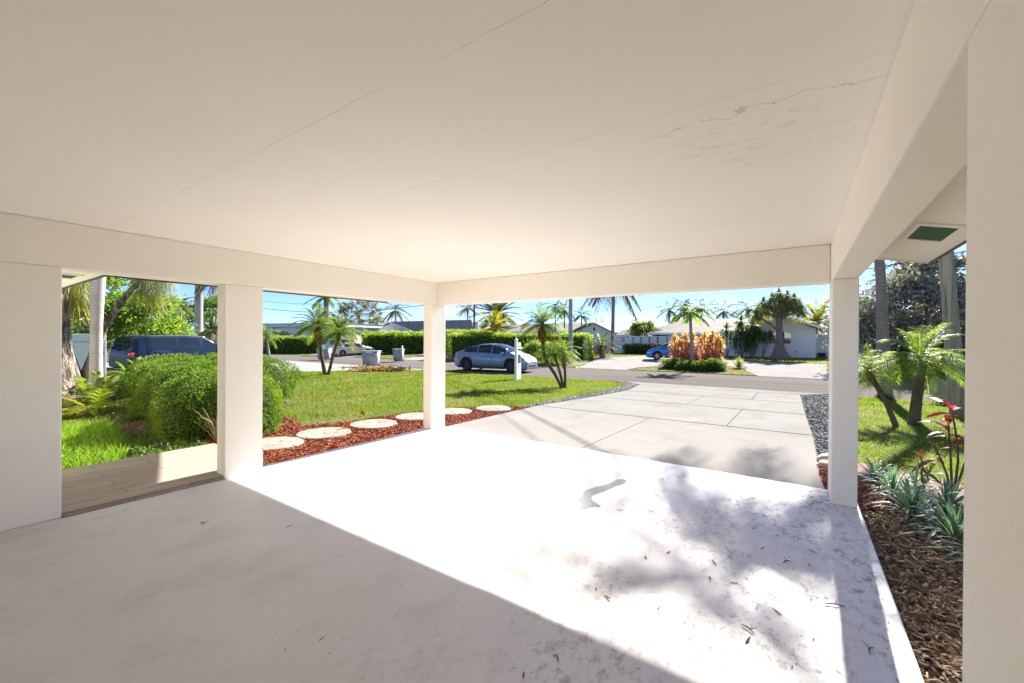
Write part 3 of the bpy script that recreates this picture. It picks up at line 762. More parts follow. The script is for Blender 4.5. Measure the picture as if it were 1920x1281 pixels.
def islandmat(name, c, c2, c3, rough=.85, spec=.2):
    m, nt, b, o = newmat(name); gn = nt.nodes.new('ShaderNodeNewGeometry')
    r = nt.nodes.new('ShaderNodeValToRGB'); r.color_ramp.elements[0].color = (*c, 1); r.color_ramp.elements[1].color = (*c3, 1)
    e = r.color_ramp.elements.new(.5); e.color = (*c2, 1)
    lk(nt, gn.outputs['Random Per Island'], r.inputs[0]); lk(nt, r.outputs[0], b.inputs['Base Color'])
    b.inputs['Roughness'].default_value = rough; b.inputs['Specular IOR Level'].default_value = spec
    return m
red_chip = islandmat('red_mulch_chip', (.27, .07, .035), (.36, .125, .07), (.17, .045, .025))
brown_chip = islandmat('brown_mulch_chip', (.19, .13, .08), (.36, .255, .165), (.10, .07, .045))
pebble_m = islandmat('slate_pebble', (.05, .053, .062), (.17, .175, .19), (.02, .022, .027), .6, .2)
LEFT_BED = [(-5.142, 2.44), (-5.142, 5.27), (-5.06, 5.30), (-5.2, 8.3), (-5.45, 8.4), (-6.36, 7.36), (-6.79, 5.97), (-6.80, 4.57), (-7.25, 3.96), (-8.0, 4.3), (-9.3, 4.0), (-8.2, 2.46)]
sheet('mulch_bed', [LEFT_BED], .006, mulch_soil)
tag(Geo().add(chips(LEFT_BED, 15000, .06, .018, .006)).obj('red_mulch', red_chip), kind='stuff')
HEDGE_BED = [(-6.67, 1.5), (-6.67, 2.44), (-8.2, 2.46), (-9.3, 4.0), (-9.6, 5.2), (-15, 5.6), (-17, 4), (-17, 1.95), (-10.2, 2.1), (-8.6, 2.0), (-7.4, 1.9)]
sheet('planting_bed', [HEDGE_BED], .008, dark_soil)
tag(Geo().add(chips(HEDGE_BED, 9000, .06, .02, .008)).obj('brown_mulch', brown_chip), kind='stuff')
RIGHT_BED = [(.472, -1.5), (.472, 5.27), (.245, 5.30), (.19, 6.6), (.54, 6.85), (.56, 6.25), (1.45, 5.45), (3.4, 4.55), (3.4, -1.5)]
sheet('planting_bed', [RIGHT_BED], .006, dark_soil)
tag(Geo().add(chips([p for p in RIGHT_BED if p[0] < 3] + [(2.4, 4.9), (2.4, 1.2), (.472, 1.2)] if False else [(.475, 1.2), (.475, 5.27), (.56, 6.2), (1.45, 5.42), (2.2, 5.1), (2.2, 1.2)], 14000, .055, .017, .006)).obj('brown_mulch', brown_chip), kind='stuff')
tag(Geo().add(chips([(.26, 5.3), (.20, 6.5), (.54, 6.5), (.56, 6.2), (1.0, 5.5), (.6, 4.95), (.48, 4.95), (.48, 5.27)], 2200, .055, .017, .012)).obj('red_mulch', red_chip), kind='stuff')
def pebbles(poly, n, s, z=0.):
    P2 = scatter(poly, n); V0 = np.array([[1, 0, 0], [-1, 0, 0], [0, 1, 0], [0, -1, 0], [0, 0, 1], [0, 0, -1]], float)
    F0 = np.array([[0, 2, 4], [2, 1, 4], [1, 3, 4], [3, 0, 4], [2, 0, 5], [1, 2, 5], [3, 1, 5], [0, 3, 5]])
    a = rng.random(n) * 6.28; r = s * rng.uniform(.5, 1.3, (n, 3)) * np.array([1, .75, .45]) * .5
    V = V0[None] * r[:, None]; c, q = np.cos(a)[:, None], np.sin(a)[:, None]
    W = np.stack([V[..., 0] * c - V[..., 1] * q, V[..., 0] * q + V[..., 1] * c, V[..., 2]], -1)
    W += np.stack([P2[:, 0], P2[:, 1], gz(P2[:, 1]) + z + rng.random(n) * .03], 1)[:, None]
    return W.reshape(-1, 3), (F0[None] + np.arange(n)[:, None, None] * 6).reshape(-1, 3)
GR_L = [(-5.24, 8.4), (-5.46, 8.42), (-5.44, 9.64), (-5.46, 12.13), (-5.47, 14.58), (-5.6, 16.1), (-6.1, 17.1), (-7.0, 17.95), (-6.15, 18.0), (-5.35, 17.0), (-4.9, 14.12), (-5.02, 11.6), (-5.22, 8.9)]
GR_R = [(.24, 6.9), (.56, 7.15), (.74, 9.2), (.78, 13), (.86, 17.3), (.12, 17.0), (.14, 14), (.18, 11.5), (.24, 8.7)]
gravel_bed_m = mat('gravel_bed', (.06, .06, .068), (.10, .10, .11), 30, .9, .8, 50, .02, spec=.1)
sheet('gravel_bed', [GR_L, GR_R], .008, gravel_bed_m)
tag(Geo().add(pebbles(GR_L, 9000, .045, .01)).add(pebbles(GR_R, 12000, .042, .01)).obj('gravel', pebble_m), kind='stuff')
# ------------------------------------------------------------------ plants on the near side of the road
def multi_palm(name, label, base, stems, group=None):
    t = thing(name, label, 'palm tree', base, 0, group); b = np.array(base)
    for st in stems:
        pts = [np.array(p, float) - b for p in st['pts']]; pts[0] = pts[0] * [1, 1, 0] + [0, 0, -.05]
        trunk(t, pts, st['r'], st.get('m', pygmy_m))
        if 'husk' in st: husk(t, np.array(st['husk'][0]) - b, np.array(st['husk'][1]) - b, st['husk'][2])
        if 'size' in st: crown(st['kind'], st['seed'], t, tuple(np.array(st['c']) - b), st['size'], st.get('rz', 0))
    return t
multi_palm('date_palm', 'two-stemmed small palm forming a V on the far edge of the lawn', (-18.2, 11.2, -.19),
    [dict(pts=[(-18.25, 11.2, 0), (-18.6, 11.2, .75), (-18.88, 11.2, 1.9)], r=[.10, .075, .085], husk=[(-18.72, 11.2, 1.22), (-18.9, 11.2, 2.1), .21], kind='pygmy_up', seed=11, c=(-18.88, 11.2, 2.1), size=1.5),
     dict(pts=[(-18.05, 11.2, 0), (-17.6, 11.2, .8), (-17.12, 11.2, 1.75)], r=[.075, .055, .06], husk=[(-17.32, 11.2, 1.3), (-17.1, 11.2, 1.8), .10], kind='pygmy_up', seed=12, c=(-17.1, 11.2, 1.75), size=1.35, rz=1)])
multi_palm('date_palm', 'three-stemmed small palm leaning from one spot on the lawn beside the driveway', (-6.97, 13.5, -.24),
    [dict(pts=[(-7.03, 13.5, 0), (-7.35, 13.5, .33), (-7.74, 13.5, .7), (-7.85, 13.52, 1.3), (-7.9, 13.55, 2.2)], r=[.055, .06, .07, .07, .07], husk=[(-7.87, 13.52, 1.42), (-7.93, 13.55, 2.02), .17], kind='pygmy_up', seed=13, c=(-7.93, 13.55, 2.05), size=1.15),
     dict(pts=[(-6.97, 13.52, 0), (-7.15, 13.52, .4), (-7.42, 13.52, 1.05)], r=[.055, .05, .055], kind='pygmy', seed=11, c=(-7.45, 13.52, 1.02), size=.66, rz=2),
     dict(pts=[(-6.9, 13.48, 0), (-6.9, 13.48, .4), (-7.0, 13.48, 1.1)], r=[.05, .045, .055], husk=[(-6.93, 13.48, .42), (-7.0, 13.48, 1.08), .085], kind='pygmy', seed=14, c=(-7.0, 13.48, 1.06), size=.85, rz=.5)])
multi_palm('date_palm', 'leafy small palm with black scarred trunk on the grass next to the wooden pole', (1.98, 11.65, -.2),
    [dict(pts=[(1.96, 11.65, 0), (2.02, 11.65, .5), (2.06, 11.65, 1.05)], r=[.105, .085, .10], kind='pygmy', seed=12, c=(2.05, 11.65, 1.12), size=1.2, rz=.8)])
multi_palm('date_palm', 'slender little palm leaning over the grass behind the front right post', (1.62, 11.15, -.19),
    [dict(pts=[(1.64, 11.15, 0), (1.47, 11.15, .3), (1.20, 11.15, .85)], r=[.055, .045, .05], husk=[(1.3, 11.15, .62), (1.18, 11.15, .9), .07], kind='pygmy', seed=13, c=(1.18, 11.15, .9), size=.72, rz=2.2)])
t = palm('coconut_palm', 'tall palm with mauve brown ringed trunk at the road edge behind the front right post', (2.3, 17.55, -.335), (.15, 19.0, 9.9), 'coco_soft', 2.0, [.20, .135, .12, .105], coco_m, 5, n=26, bend=(.93, -.45))
g = np.random.default_rng(3); a = g.random(260) * 6.28
Geo().add(straps(np.stack([np.cos(a) * .14, np.sin(a) * .14, g.random(260) * .22], 1), np.stack([np.cos(a), np.sin(a), -.35 + 0 * a], 1), .2, .02, .3, 2)).obj('root_skirt', mat('black_root_fibre', (.02, .02, .018), None, rough=.95), t)
# left view: royal palm trunk, ponytail trees, fronds, clipped bushes
t = thing('royal_palm', 'smooth pale grey ringed palm trunk seen through the doorway, wider above', 'palm tree', (-13.75, 2.6, -.06))
trunk(t, [(0, 0, -.05), (0, 0, 1.5), (.02, .02, 3.2), (.05, .03, 7)], [.145, .115, .112, .15, .19, .2, .17, .13], royal_m, 24, 24)
crown('coco_green', 21, t, (.05, .03, 7.0), 3.0)
t = thing('ponytail_tree', 'swollen rough-barked ponytail tree at the left jamb of the doorway', 'tree', (-16.2, 2.25, -.06))
def flared(par, prof, lean=(0, 0), n=28, seed=1, m=rough_bark_m, lobes=7, amp=.10):
    zz = np.array([p[1] for p in prof]); V, F = lathe(prof, n)
    an = np.arctan2(V[:, 1], V[:, 0]); hgt = np.clip(V[:, 2] / zz.max(), 0, 1)
    k = 1 + amp * (1 - hgt) ** 2 * np.sin(an * lobes + seed + V[:, 2] * 2)
    V[:, 0] = V[:, 0] * k + lean[0] * V[:, 2]; V[:, 1] = V[:, 1] * k + lean[1] * V[:, 2]
    return Geo().add((V, F)).obj('trunk', m, par, True)
flared(t, [(.72, -.05), (.64, .12), (.56, .4), (.47, .75), (.38, 1.15), (.33, 1.7), (.31, 2.3), (.30, 3.0), (.28, 4.4)], (0, -.01))
for k, (bx, by, bz) in enumerate(((.45, .30, 3.3), (-.2, -.3, 4.0), (-.2, .45, 2.75))):
    trunk(t, [(0, 0, 2.2), (bx * .5, by * .5, 2.5 + (bz - 2.2) * .4), (bx, by, bz)], [.14, .09, .06], rough_bark_m, 10, 8, 'limb')
    Geo_ = rosette(40 + k, 170, .45, .022, 80, -50, 1.25, 4, .05)
    Geo_.obj('leaf_cluster', pony_m, t, loc=(bx, by, bz), scale=1.25)
t = thing('ponytail_tree', 'leaning ponytail tree with drooping olive tufts above the white gate', 'tree', (-16.3, 2.95, -.06))
trunk(t, [(-.05, -.1, -.1), (.02, .02, .7), (.1, .25, 1.8), (.22, .62, 2.6), (.4, 1.05, 3.35)], [.30, .15, .085, .075, .06], rough_bark_m, 18, 10)
for k, (bx, by, bz, s) in enumerate(((.4, 1.1, 3.4, .62), (.42, 1.35, 3.55, .7), (.35, 1.35, 3.1, .62), (.45, 1.6, 3.4, .6), (.32, 1.05, 3.0, .5), (.4, 1.3, 2.75, .5))):
    link('leaf_cluster', cached(('pony', k % 3), lambda: rosette(50 + k, 150, .8, .02, 75, -50, 1.3, 4, .06), pony_m), t, (bx, by, bz), (0, 0, k), s)
def fern(name, label, base, n, L, seed, m=fern_m, ll=.26, lw=.045, pairs=16, e0=70, e1=10, droop=.55, group=None, cat='plant'):
    t = thing(name, label, cat, base, 0, group)
    palm_crown(seed, n, L, ll, lw, pairs, e0, e1, droop, .25, .15, .7, .18).obj('fronds', m, t)
    return t
fern('cardboard_cycad', 'wide fern-like plant with yellow-green fronds in front of the grey palm trunk', (-11.4, 2.15, -.06), 22, 1.05, 31, e1=2)
fern('cardboard_cycad', 'pale yellow-green fern-like shoots rising against the grey palm trunk', (-13.0, 2.45, -.06), 13, 1.05, 32, e0=85, e1=35, droop=.5)
fern('cardboard_cycad', 'dark green feathery shrub between the grey palm trunk and the round hedges', (-14.2, 3.5, -.06), 20, 1.3, 33, tree_m, .3, .06, 16, 80, 20, .5)
fern('cardboard_cycad', 'dark low fern spilling over the bare mulch under the hedges', (-10.3, 2.45, -.06), 9, .6, 34, bush_m, .2, .03, 18, 40, 5, .4)
fern('cardboard_cycad', 'leafy sprig with broad bright leaves in front of the navy vehicle', (-15.6, 4.1, -.06), 14, 1.35, 35, tree_m, .3, .075, 12, 80, 30, .4)
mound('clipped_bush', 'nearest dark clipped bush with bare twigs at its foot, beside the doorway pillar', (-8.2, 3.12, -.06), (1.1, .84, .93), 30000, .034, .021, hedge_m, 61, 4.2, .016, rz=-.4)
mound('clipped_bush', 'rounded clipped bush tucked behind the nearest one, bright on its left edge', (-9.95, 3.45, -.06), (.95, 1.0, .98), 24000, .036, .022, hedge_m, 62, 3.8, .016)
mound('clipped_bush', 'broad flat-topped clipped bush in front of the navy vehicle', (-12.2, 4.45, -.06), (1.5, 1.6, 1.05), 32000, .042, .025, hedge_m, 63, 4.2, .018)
t = thing('bare_bush', 'leafless pale twigs at the foot of the nearest clipped bush', 'bush', (-7.05, 2.62, -.06)); geo = Geo(); g = np.random.default_rng(4)
for k in range(26):
    a = g.random() * 6.28; e = np.array([math.cos(a) * g.uniform(.1, .38), math.sin(a) * g.uniform(.1, .38), g.uniform(.2, .6)])
    geo.add(tube(spline([(0, 0, 0), e * [.3, .3, .6] + g.normal(size=3) * .03, e], 6), np.linspace(.010, .003, 6), 5, False))
geo.obj('twigs', mat('pale_twig', (.32, .28, .16), (.24, .2, .12), 9, .85, spec=.1), t)
lowg = np.random.default_rng(9); P2 = scatter([(-6.72, 1.62), (-6.72, 2.4), (-7.6, 2.5), (-8.6, 2.3), (-8.2, 1.75), (-7.4, 1.72)], 1500, lowg)
tag(Geo().add(leaves(np.stack([P2[:, 0], P2[:, 1], -.05 + lowg.random(len(P2)) * .08], 1), unit(len(P2), lowg, .6), .07, .02, lowg)).obj('ground_cover', bush_m), kind='stuff')
# right-hand bed: lily turf clumps and cordylines
for k, (x, y, s, lab) in enumerate(((.80, 5.62, .95, 'compact clump of dark upright strap leaves near the front right post'), (.72, 6.05, .85, 'pale narrow-leaved clump just behind the front right post'),
        (.86, 5.12, 1.15, 'largest arching clump of blue-green strap leaves in the mulch bed'), (1.12, 5.30, 1.0, 'blue-green strap-leaved clump under the maroon stems'),
        (1.02, 4.62, 1.1, 'blue-green strap-leaved clump cut off by the near right wall, middle of the bed'), (1.08, 4.15, .95, 'nearest strap-leaved clump against the near right wall'), (1.02, 5.95, .85, 'dark strap-leaved clump beside the brick path'))):
    t = thing('lily_turf', lab, 'plant', (x, y, -.05), k, 'strap-leaved clumps in the right mulch bed')
    me = cached(('turf', k % 3), lambda: rosette(70 + k, 85, .42, .013, 82, 18, .95, 6, .03), liriope_m)
    link('leaf_clump', me, t, (0, 0, 0), (0, 0, k * 1.3), s * 1.3)
def broad_leafed(name, label, base, stems, seed):
    g = np.random.default_rng(seed); t = thing(name, label, 'plant', base)
    for tip, n, L, m in stems:
        tip = np.array(tip); P = spline([(0, 0, 0), tip * [.4, .4, .5] + g.normal(size=3) * .02, tip], 8)
        Geo().add(tube(P, np.linspace(.012, .007, 8), 6)).obj('stem', stem_m, t, True)
        f = (np.arange(n) + .5) / n; el = np.radians(75 - 90 * f + g.normal(size=n) * 10); az = np.arange(n) * 2.4 + g.random() * 6
        D = np.stack([np.cos(az) * np.cos(el), np.sin(az) * np.cos(el), np.sin(el)], 1)
        Cc = tip - np.array([0, 0, 1.]) * (f * .12)[:, None]
        Geo().add(straps(Cc, D, L * g.uniform(.75, 1.1, n), L * .24, .5, 5, g.normal(size=n) * .4, [.12, .8, 1, .05])).obj('leaves', m, t)
    return t
broad_leafed('cordyline', 'tall cordyline with magenta top leaves on bare stems beside the near right wall', (1.24, 5.72, -.05), [((.0, .05, .90), 7, .2, magenta_m), ((-.03, .0, .74), 8, .26, maroon_m), ((.12, -.12, .72), 9, .24, maroon_m), ((-.12, -.02, .50), 6, .22, maroon_m)], 3)
broad_leafed('cordyline', 'short maroon cordyline sprouting among the strap leaves by the brick path', (1.08, 5.92, -.05), [((-.02, .0, .33), 8, .22, maroon_m), ((.05, .03, .22), 7, .2, bush_m)], 5)
# ------------------------------------------------------------------ plants across the road
palm('christmas_palm', 'single slim palm with arching fronds rising through the red cordylines', (-5.32, 27.5, -.24), (-5.5, 27.5, 3.25), 'christmas', 1.38, [.15, .10, .085, .09], pale_trunk_m, 22)
palm('coconut_palm', 'tall bare grey palm trunk with hanging dead fronds beside the white gate', (-17.6, 46.2, .05), (-17.5, 46.2, 8.3), 'droopy', 3.6, [.24, .2, .19, .17], pale_trunk_m, 23)
t = thing('cycad', 'stubby grey-trunked cycad with browning fronds at the end of the long hedge', 'palm tree', (-14.0, 34.4, 0))
trunk(t, [(0, 0, -.05), (-.02, 0, .5), (-.05, 0, 1.05)], [.27, .25, .22], pale_trunk_m, 8, 12); crown('cycad', 24, t, (-.05, 0, 1.15), 1.65)
palm('date_palm', 'bright yellow-green palm just behind the long hedge', (-24.0, 32.2, -.07), (-24.05, 32.2, 2.55), 'yellow', 2.3, [.24, .2, .22], stem_m, 25)
palm('date_palm', 'big grey-green feather palm behind the yellow-green one', (-35.5, 48, .1), (-35.5, 48, 5.2), 'date', 4.6, [.4, .35, .35], stem_m, 26)
palm('slim_palm', 'slim palm left of the big feather palm, drooping to one side', (-38.3, 45, .08), (-38.5, 45, 6.0), 'coco', 1.9, [.11, .09, .08], pale_trunk_m, 27, rz=1)
palm('slim_palm', 'slim straight palm trunk with crown hidden by the front beam', (-37.2, 45, .08), (-37.2, 45, 7.2), 'coco_green', 1.8, [.17, .15, .12], pale_trunk_m, 28)
for k, (x, y, z, s, lab) in enumerate(((-20.6, 40, 4.7, 1.9, 'clumping palm behind the three-stemmed palm, to the right of its top'), (-22.0, 40.6, 5.2, 2.0, 'clumping palm directly above the tallest stem of the three-stemmed palm'), (-20.0, 43, 4.3, 1.7, 'young palm with upswept fronds beside the grey utility pole'), (-21.5, 52, 3.2, 2.2, 'low palm with fine fronds behind the white gate'), (-16.4, 52, 3.5, 1.9, 'bushy palm top between the bare trunk and the yellow shrub'))):
    palm('areca_palm', lab, (x, y, .05), (x, y, z), 'coco_green', s, [.1, .08, .07], pale_trunk_m, 30 + k % 2, rz=k)
for k, (x, y, z, s, kind, lab) in enumerate(((-18.6, 75, 6.9, 2.8, 'coco', 'coconut palm top left of the slim palm, above the tiled roof'), (-16.4, 76, 7.9, 2.9, 'coco', 'coconut palm half hidden by the slim palm, left side'), (-12.6, 70, 6.6, 2.9, 'coco', 'coconut palm half hidden by the slim palm, right side'),
        (-10.2, 75, 6.4, 2.7, 'coco', 'coconut palm top in the middle of the tiled roofline'), (-6.2, 70, 6.4, 3.1, 'coco', 'coconut palm top left of the forked ponytail tree'), (1.5, 55, 3.5, 2.9, 'yellow', 'golden palm behind the right end of the tiled roof'), (3.6, 58, 3.9, 2.6, 'coco_green', 'green palm behind the right end of the house beside the post'),
        (-71.8, 60, 7.8, 3.9, 'coco', 'windblown coconut palm left of the corner post'), (-84.2, 65, 6.6, 2.5, 'coco', 'small dark coconut palm above the grey gabled roof'), (-80.5, 60, 6.9, 2.7, 'fan', 'fan palm with a clear trunk above the pale roof'), (-67.5, 48, 5.6, 3.0, 'fan', 'full fan palm just right of the two-stemmed palm'), (-70, 47, 5.0, 2.8, 'fan', 'fan palm behind the right crown of the two-stemmed palm'),
        (-58, 62, 4.6, 2.4, 'coco', 'far palm tip over the grey roof next to the corner post'), (-3.1, 62, 4.6, 2.6, 'coco_green', 'palm crown peeping out under the forked ponytail tree'))):
    palm('distant_palm', lab, (x, y, 0), (x + .3, y, z), kind, s, [.2, .17, .14], pale_trunk_m, 40 + k % 3, 'palms standing beyond the houses', rz=k * .9)
palm('tall_palm', 'tall thick trunk rising behind the two-stemmed palm into the beam', (-65, 40, -.1), (-65, 40, 8.6), 'coco_green', 3.4, [.5, .42, .4], coco_m, 44)
palm('date_palm', 'small palm on the verge at the left end of the left-hand hedge', (-47.2, 22.4, -.35), (-47.8, 22.4, 2.0), 'pygmy', 1.9, [.16, .13, .14], pale_trunk_m, 14)
palm('coconut_palm', 'small windswept coconut palm against the sky in the doorway', (-36.35, 11.2, -.1), (-36.3, 11.2, 3.9), 'coco', 1.55, [.13, .1, .09], pale_trunk_m, 41, rz=2)
palm('date_palm', 'low spreading palm above the roof of the navy vehicle', (-28.7, 8.75, -.15), (-28.7, 8.75, 1.75), 'pygmy', 1.6, [.2, .18, .2], coco_m, 12)
palm('areca_palm', 'pale fine-fronded palm in front of the bonnet of the navy vehicle', (-28.2, 10.3, -.2), (-28.2, 10.4, 1.9), 'droopy', 1.3, [.12, .1, .08], pale_trunk_m, 24)
palm('coconut_palm', 'dark drooping fronds hanging in the upper right corner of the doorway', (-20.9, 8.1, -.1), (-20.75, 8.05, 4.5), 'droopy', 1.35, [.1, .08, .07], coco_m, 23)
broad_tree('mango_tree', 'large bright green tree filling the left half of the doorway view', (-27.6, 6.4, -.1), [((0, -1.5, 3.1), (1.6, 2.6, 2.3), .45), ((.2, .6, 2.4), (1.4, 1.6, 1.5), .3), ((-.8, -2.5, 4.4), (1.7, 2.4, 1.6), .25)], 15000, .22, .10, tree_m, [(0, 0, 0), (.1, -.2, 1.2), (0, -.6, 2.6)], [.26, .2, .12], 51, 80)
broad_tree('shade_tree', 'dark blue-green tree behind the utility pole in the doorway', (-42.4, 15.3, -.2), [((0, 0, 3.7), (2.2, 1.7, 1.7), 1)], 5000, .25, .12, bush_m, [(0, 0, 0), (0, 0, 1.5), (.1, 0, 3)], [.3, .22, .15], 52, 40)
broad_tree('sea_grape', 'grey-leaved spreading tree behind the wooden pole', (5.3, 28.6, -.2), [((0, 2, 3.3), (3.4, 2.6, 1.9), .45), ((-1.6, 3, 2.2), (2.2, 2, 1.6), .2), ((2.4, 2.5, 2.8), (3.0, 2.4, 2.2), .25), ((.2, 2, 5.2), (1.8, 1.6, .95), .1)], 22000, .24, .14, grey_tree_m, [(0, 0, 0), (.2, .6, 1.0), (0, 1.6, 2.4)], [.28, .2, .13], 53, 150)
broad_tree('yellow_shrub', 'rounded green shrub with yellow tips leaning over the white block wall', (-14.3, 47.6, .1), [((0, 0, 2.2), (2.1, 1.2, .95), .75), ((-.2, 0, 3.0), (1.1, .9, .6), .25)], 5000, .2, .12, leafmat('yellow_tipped_leaf', (.07, .12, .02), (.13, .17, .03), .4, .4, (.36, .30, .03), .45), [(0, 0, 0), (0, 0, 1), (0, 0, 2)], [.15, .1, .06], 54, 40, cat='bush')
for k, (x, y, rx, ry, rz_, lab) in enumerate(((-52, 60, 9, 3, 2.6, 'dark tree line behind the grey gabled house'), (-40, 66, 7, 3, 2.4, 'low dark trees left of the big feather palm'), (-29, 58, 5, 3, 3.5, 'rounded green trees behind the metal-roofed house'), (7.5, 56, 5, 3, 4.2, 'dark green trees behind the right end of the tiled house'), (-86, 50, 10, 4, 3.2, 'green trees behind the flat-roofed house'), (-48, 12, 4, 5, 2.6, 'green trees far down the street beyond the navy vehicle'))):
    broad_tree('background_tree', lab, (x, y, 0), [((0, 0, rz_ * .55), (rx, ry, rz_ * .5), 1)], 5000, .4, .2, tree_m if k % 2 else bush_m, [(0, 0, 0), (0, 0, 1), (0, 0, rz_ * .5)], [.3, .25, .15], 80 + k, 60, 4)
# forked ponytail tree by the house
t = thing('ponytail_tree', 'big ponytail tree with a bell-shaped base and forked limbs before the house window', 'tree', (-1.25, 42.3, .05))
flared(t, [(.95, -.05), (.82, .1), (.62, .35), (.45, .7), (.34, 1.15), (.28, 1.7), (.25, 2.3), (.24, 2.9), (.24, 3.5)], (-.02, 0), m=mat('mauve_bark', (.25, .195, .17), (.16, .125, .11), 4, .9, .8, 12, .04, stretch=(2, 2, .6), spec=.1), amp=.08)
g = np.random.default_rng(17)
for k, (bx, by, bz) in enumerate(((-1.6, .2, 4.25), (-1.2, -.5, 4.85), (-.6, .3, 5.3), (-.1, -.3, 5.6), (.5, .3, 5.4), (1.0, -.3, 5.1), (1.35, .3, 4.6), (-.7, -.6, 4.6), (.5, .6, 4.6), (-1.8, -.1, 3.8), (.1, .0, 5.0), (.9, -.5, 4.4), (-1.1, .4, 4.2), (1.5, -.1, 4.1), (.2, -.7, 4.7))):
    s0 = (-.06, 0, 2.3 if k == 9 else 3.3)
    trunk(t, [s0, (s0[0] + bx * .45, by * .4, s0[2] + (bz - s0[2]) * .55), (bx, by, bz - .1)], [.12, .09, .05], bark_m, 9, 7, 'limb')
    link('leaf_cluster', cached(('pony2', k % 3), lambda: rosette(90 + k, 240, .72, .032, 88, -55, .85, 3, .06), pony_m), t, (bx, by, bz), (0, 0, k), 1.15)
# yuccas against the house wall
def yucca(label, base, heads, seed):
    t = thing('yucca', label, 'plant', base); b = (0, 0, -.03)
    for k, (x, y, z, s) in enumerate(heads):
        trunk(t, [b, (x * .7 + .05 * math.sin(k + seed), y, z * .5), (x, y, z)], [.09, .06, .055], pale_trunk_m, 8, 7, 'stem')
        link('leaf_rosette', cached(('yucca', k % 3), lambda: rosette(110 + k, 80, .55, .065, 88, -70, .35, 3, .05), yucca_m), t, (x, y, z), (0, 0, k * 1.7), s * 1.3)
    return t
yucca('yucca with one drooping head beside the black gate', (-5.3, 42, .05), [(.0, 0, 2.55, 1.15), (.35, .1, 1.9, .9)], 1)
yucca('tallest yucca cluster, its heads reaching the eave', (-4.25, 43, .08), [(0, 0, 3.3, 1.15), (-.15, .2, 2.6, 1.2), (.2, -.1, 1.9, 1.25), (.5, .1, 1.2, 1.2), (-.45, 0, 1.4, 1.1)], 2)
yucca('yucca cluster with rusty dead leaves between the tallest one and the window', (-3.35, 43, .08), [(0, 0, 2.9, 1.1), (.3, .2, 2.4, 1.2), (-.25, 0, 2.0, 1.2), (.1, -.1, 1.5, 1.1), (.55, 0, 2.1, 1.0)], 3)
yucca('thin crooked-stemmed yucca just left of the ponytail tree', (-2.55, 42.6, .08), [(.15, 0, 1.85, .95), (.55, .1, 2.1, .7)], 4)
# cordyline bed in the island
cl = [(-6.9, 29.8, 2.05, 'o', 'orange-tipped cordyline at the left end of the red bed'), (-6.3, 30.1, 2.2, 'o', 'tall orange-leaved cordyline second from the left end of the red bed'), (-5.75, 29.9, 2.15, 'o', 'orange cordyline just left of the slim palm trunk'), (-5.1, 30.2, 2.2, 'o', 'golden orange cordyline just right of the slim palm trunk'), (-4.6, 30.0, 2.3, 'o', 'tallest cordyline, pinkish at the top, at the right of the red bed'), (-4.3, 30.4, 2.0, 'o', 'yellow-orange cordyline at the far right end of the red bed'),
      (-6.6, 29.3, 1.2, 'p', 'low pink cordyline at the left foot of the red bed'), (-6.0, 29.4, 1.25, 'p', 'low red cordyline in the left middle of the bed'), (-5.55, 29.2, .95, 'p', 'low salmon cordyline just left of the palm trunk foot'), (-4.75, 29.2, 1.0, 'p', 'low red cordyline just right of the palm trunk foot'), (-4.35, 29.3, 1.1, 'p', 'low bright pink cordyline at the right foot of the red bed')]
for k, (x, y, z, c, lab) in enumerate(cl):
    t = thing('red_cordyline', lab, 'plant', (x, y, float(gz(y))), k, 'cordylines in the roadside bed')
    hs = [(0, 0, .92), (.24, .1, .74), (-.22, .12, .66), (.05, -.22, .54), (-.1, -.1, .38), (.2, -.15, .3)] if c == 'o' else [(0, 0, .75), (.25, 0, .6), (-.24, .1, .55), (.02, -.2, .45)]
    for q, (hx, hy, hz) in enumerate(hs):
        zt = z * hz
        trunk(t, [(hx * .3, hy * .3, -.03), (hx * .7, hy * .7, zt * .5), (hx, hy, zt)], [.03, .025, .02], stem_m, 5, 5, 'stem')
        mm = orange_m if c == 'o' and q < 3 else pink_m
        link('leaf_rosette', cached(('cord', q % 2, mm.name), lambda: rosette(130 + q, 60, .42, .065, 86, -50, .4, 3, .03), mm), t, (hx, hy, zt), (0, 0, k + q), 1.0)
for k, (x, y, rx, rz_, lab) in enumerate(((-6.35, 27.6, .62, .55, 'dark low shrub at the left foot of the red cordylines'), (-5.6, 27.1, .6, .45, 'low shrub in front of the slim palm foot, left'), (-4.8, 27.0, .62, .48, 'low shrub in front of the slim palm foot, right'), (-4.15, 27.3, .6, .6, 'low shrub at the right foot of the red cordylines'))):
    mound('low_shrub', lab, (x, y, float(gz(y))), (rx, .55, rz_), 2600, .10, .05, bush_m, 140 + k, 2.2, .12, 'low shrubs along the roadside bed')
for x, y, s, n, lab, nm in ((-3.0, 29.4, .95, 90, 'spiky pale green agave at the right of the roadside bed', 'agave'), (-7.7, 29.9, .75, 70, 'pale spiky bromeliad by the front wheel of the blue car', 'bromeliad'), (-3.9, 30.6, .5, 60, 'small pale spiky plant between the agave and the cordylines', 'bromeliad')):
    t = thing(nm, lab, 'plant', (x, y, float(gz(y)))); rosette(150 + n, n, .75, .05, 85, 5, .12, 3, .05).obj('leaves', agave_m, t, loc=(0, 0, .05), scale=s)
sheet('planting_bed', [[(-7.4, 27.3), (-6.6, 26.6), (-4.2, 26.5), (-2.6, 28.2), (-2.6, 30.3), (-6.8, 31.2), (-7.6, 30.4)]], .016, mulch_soil)
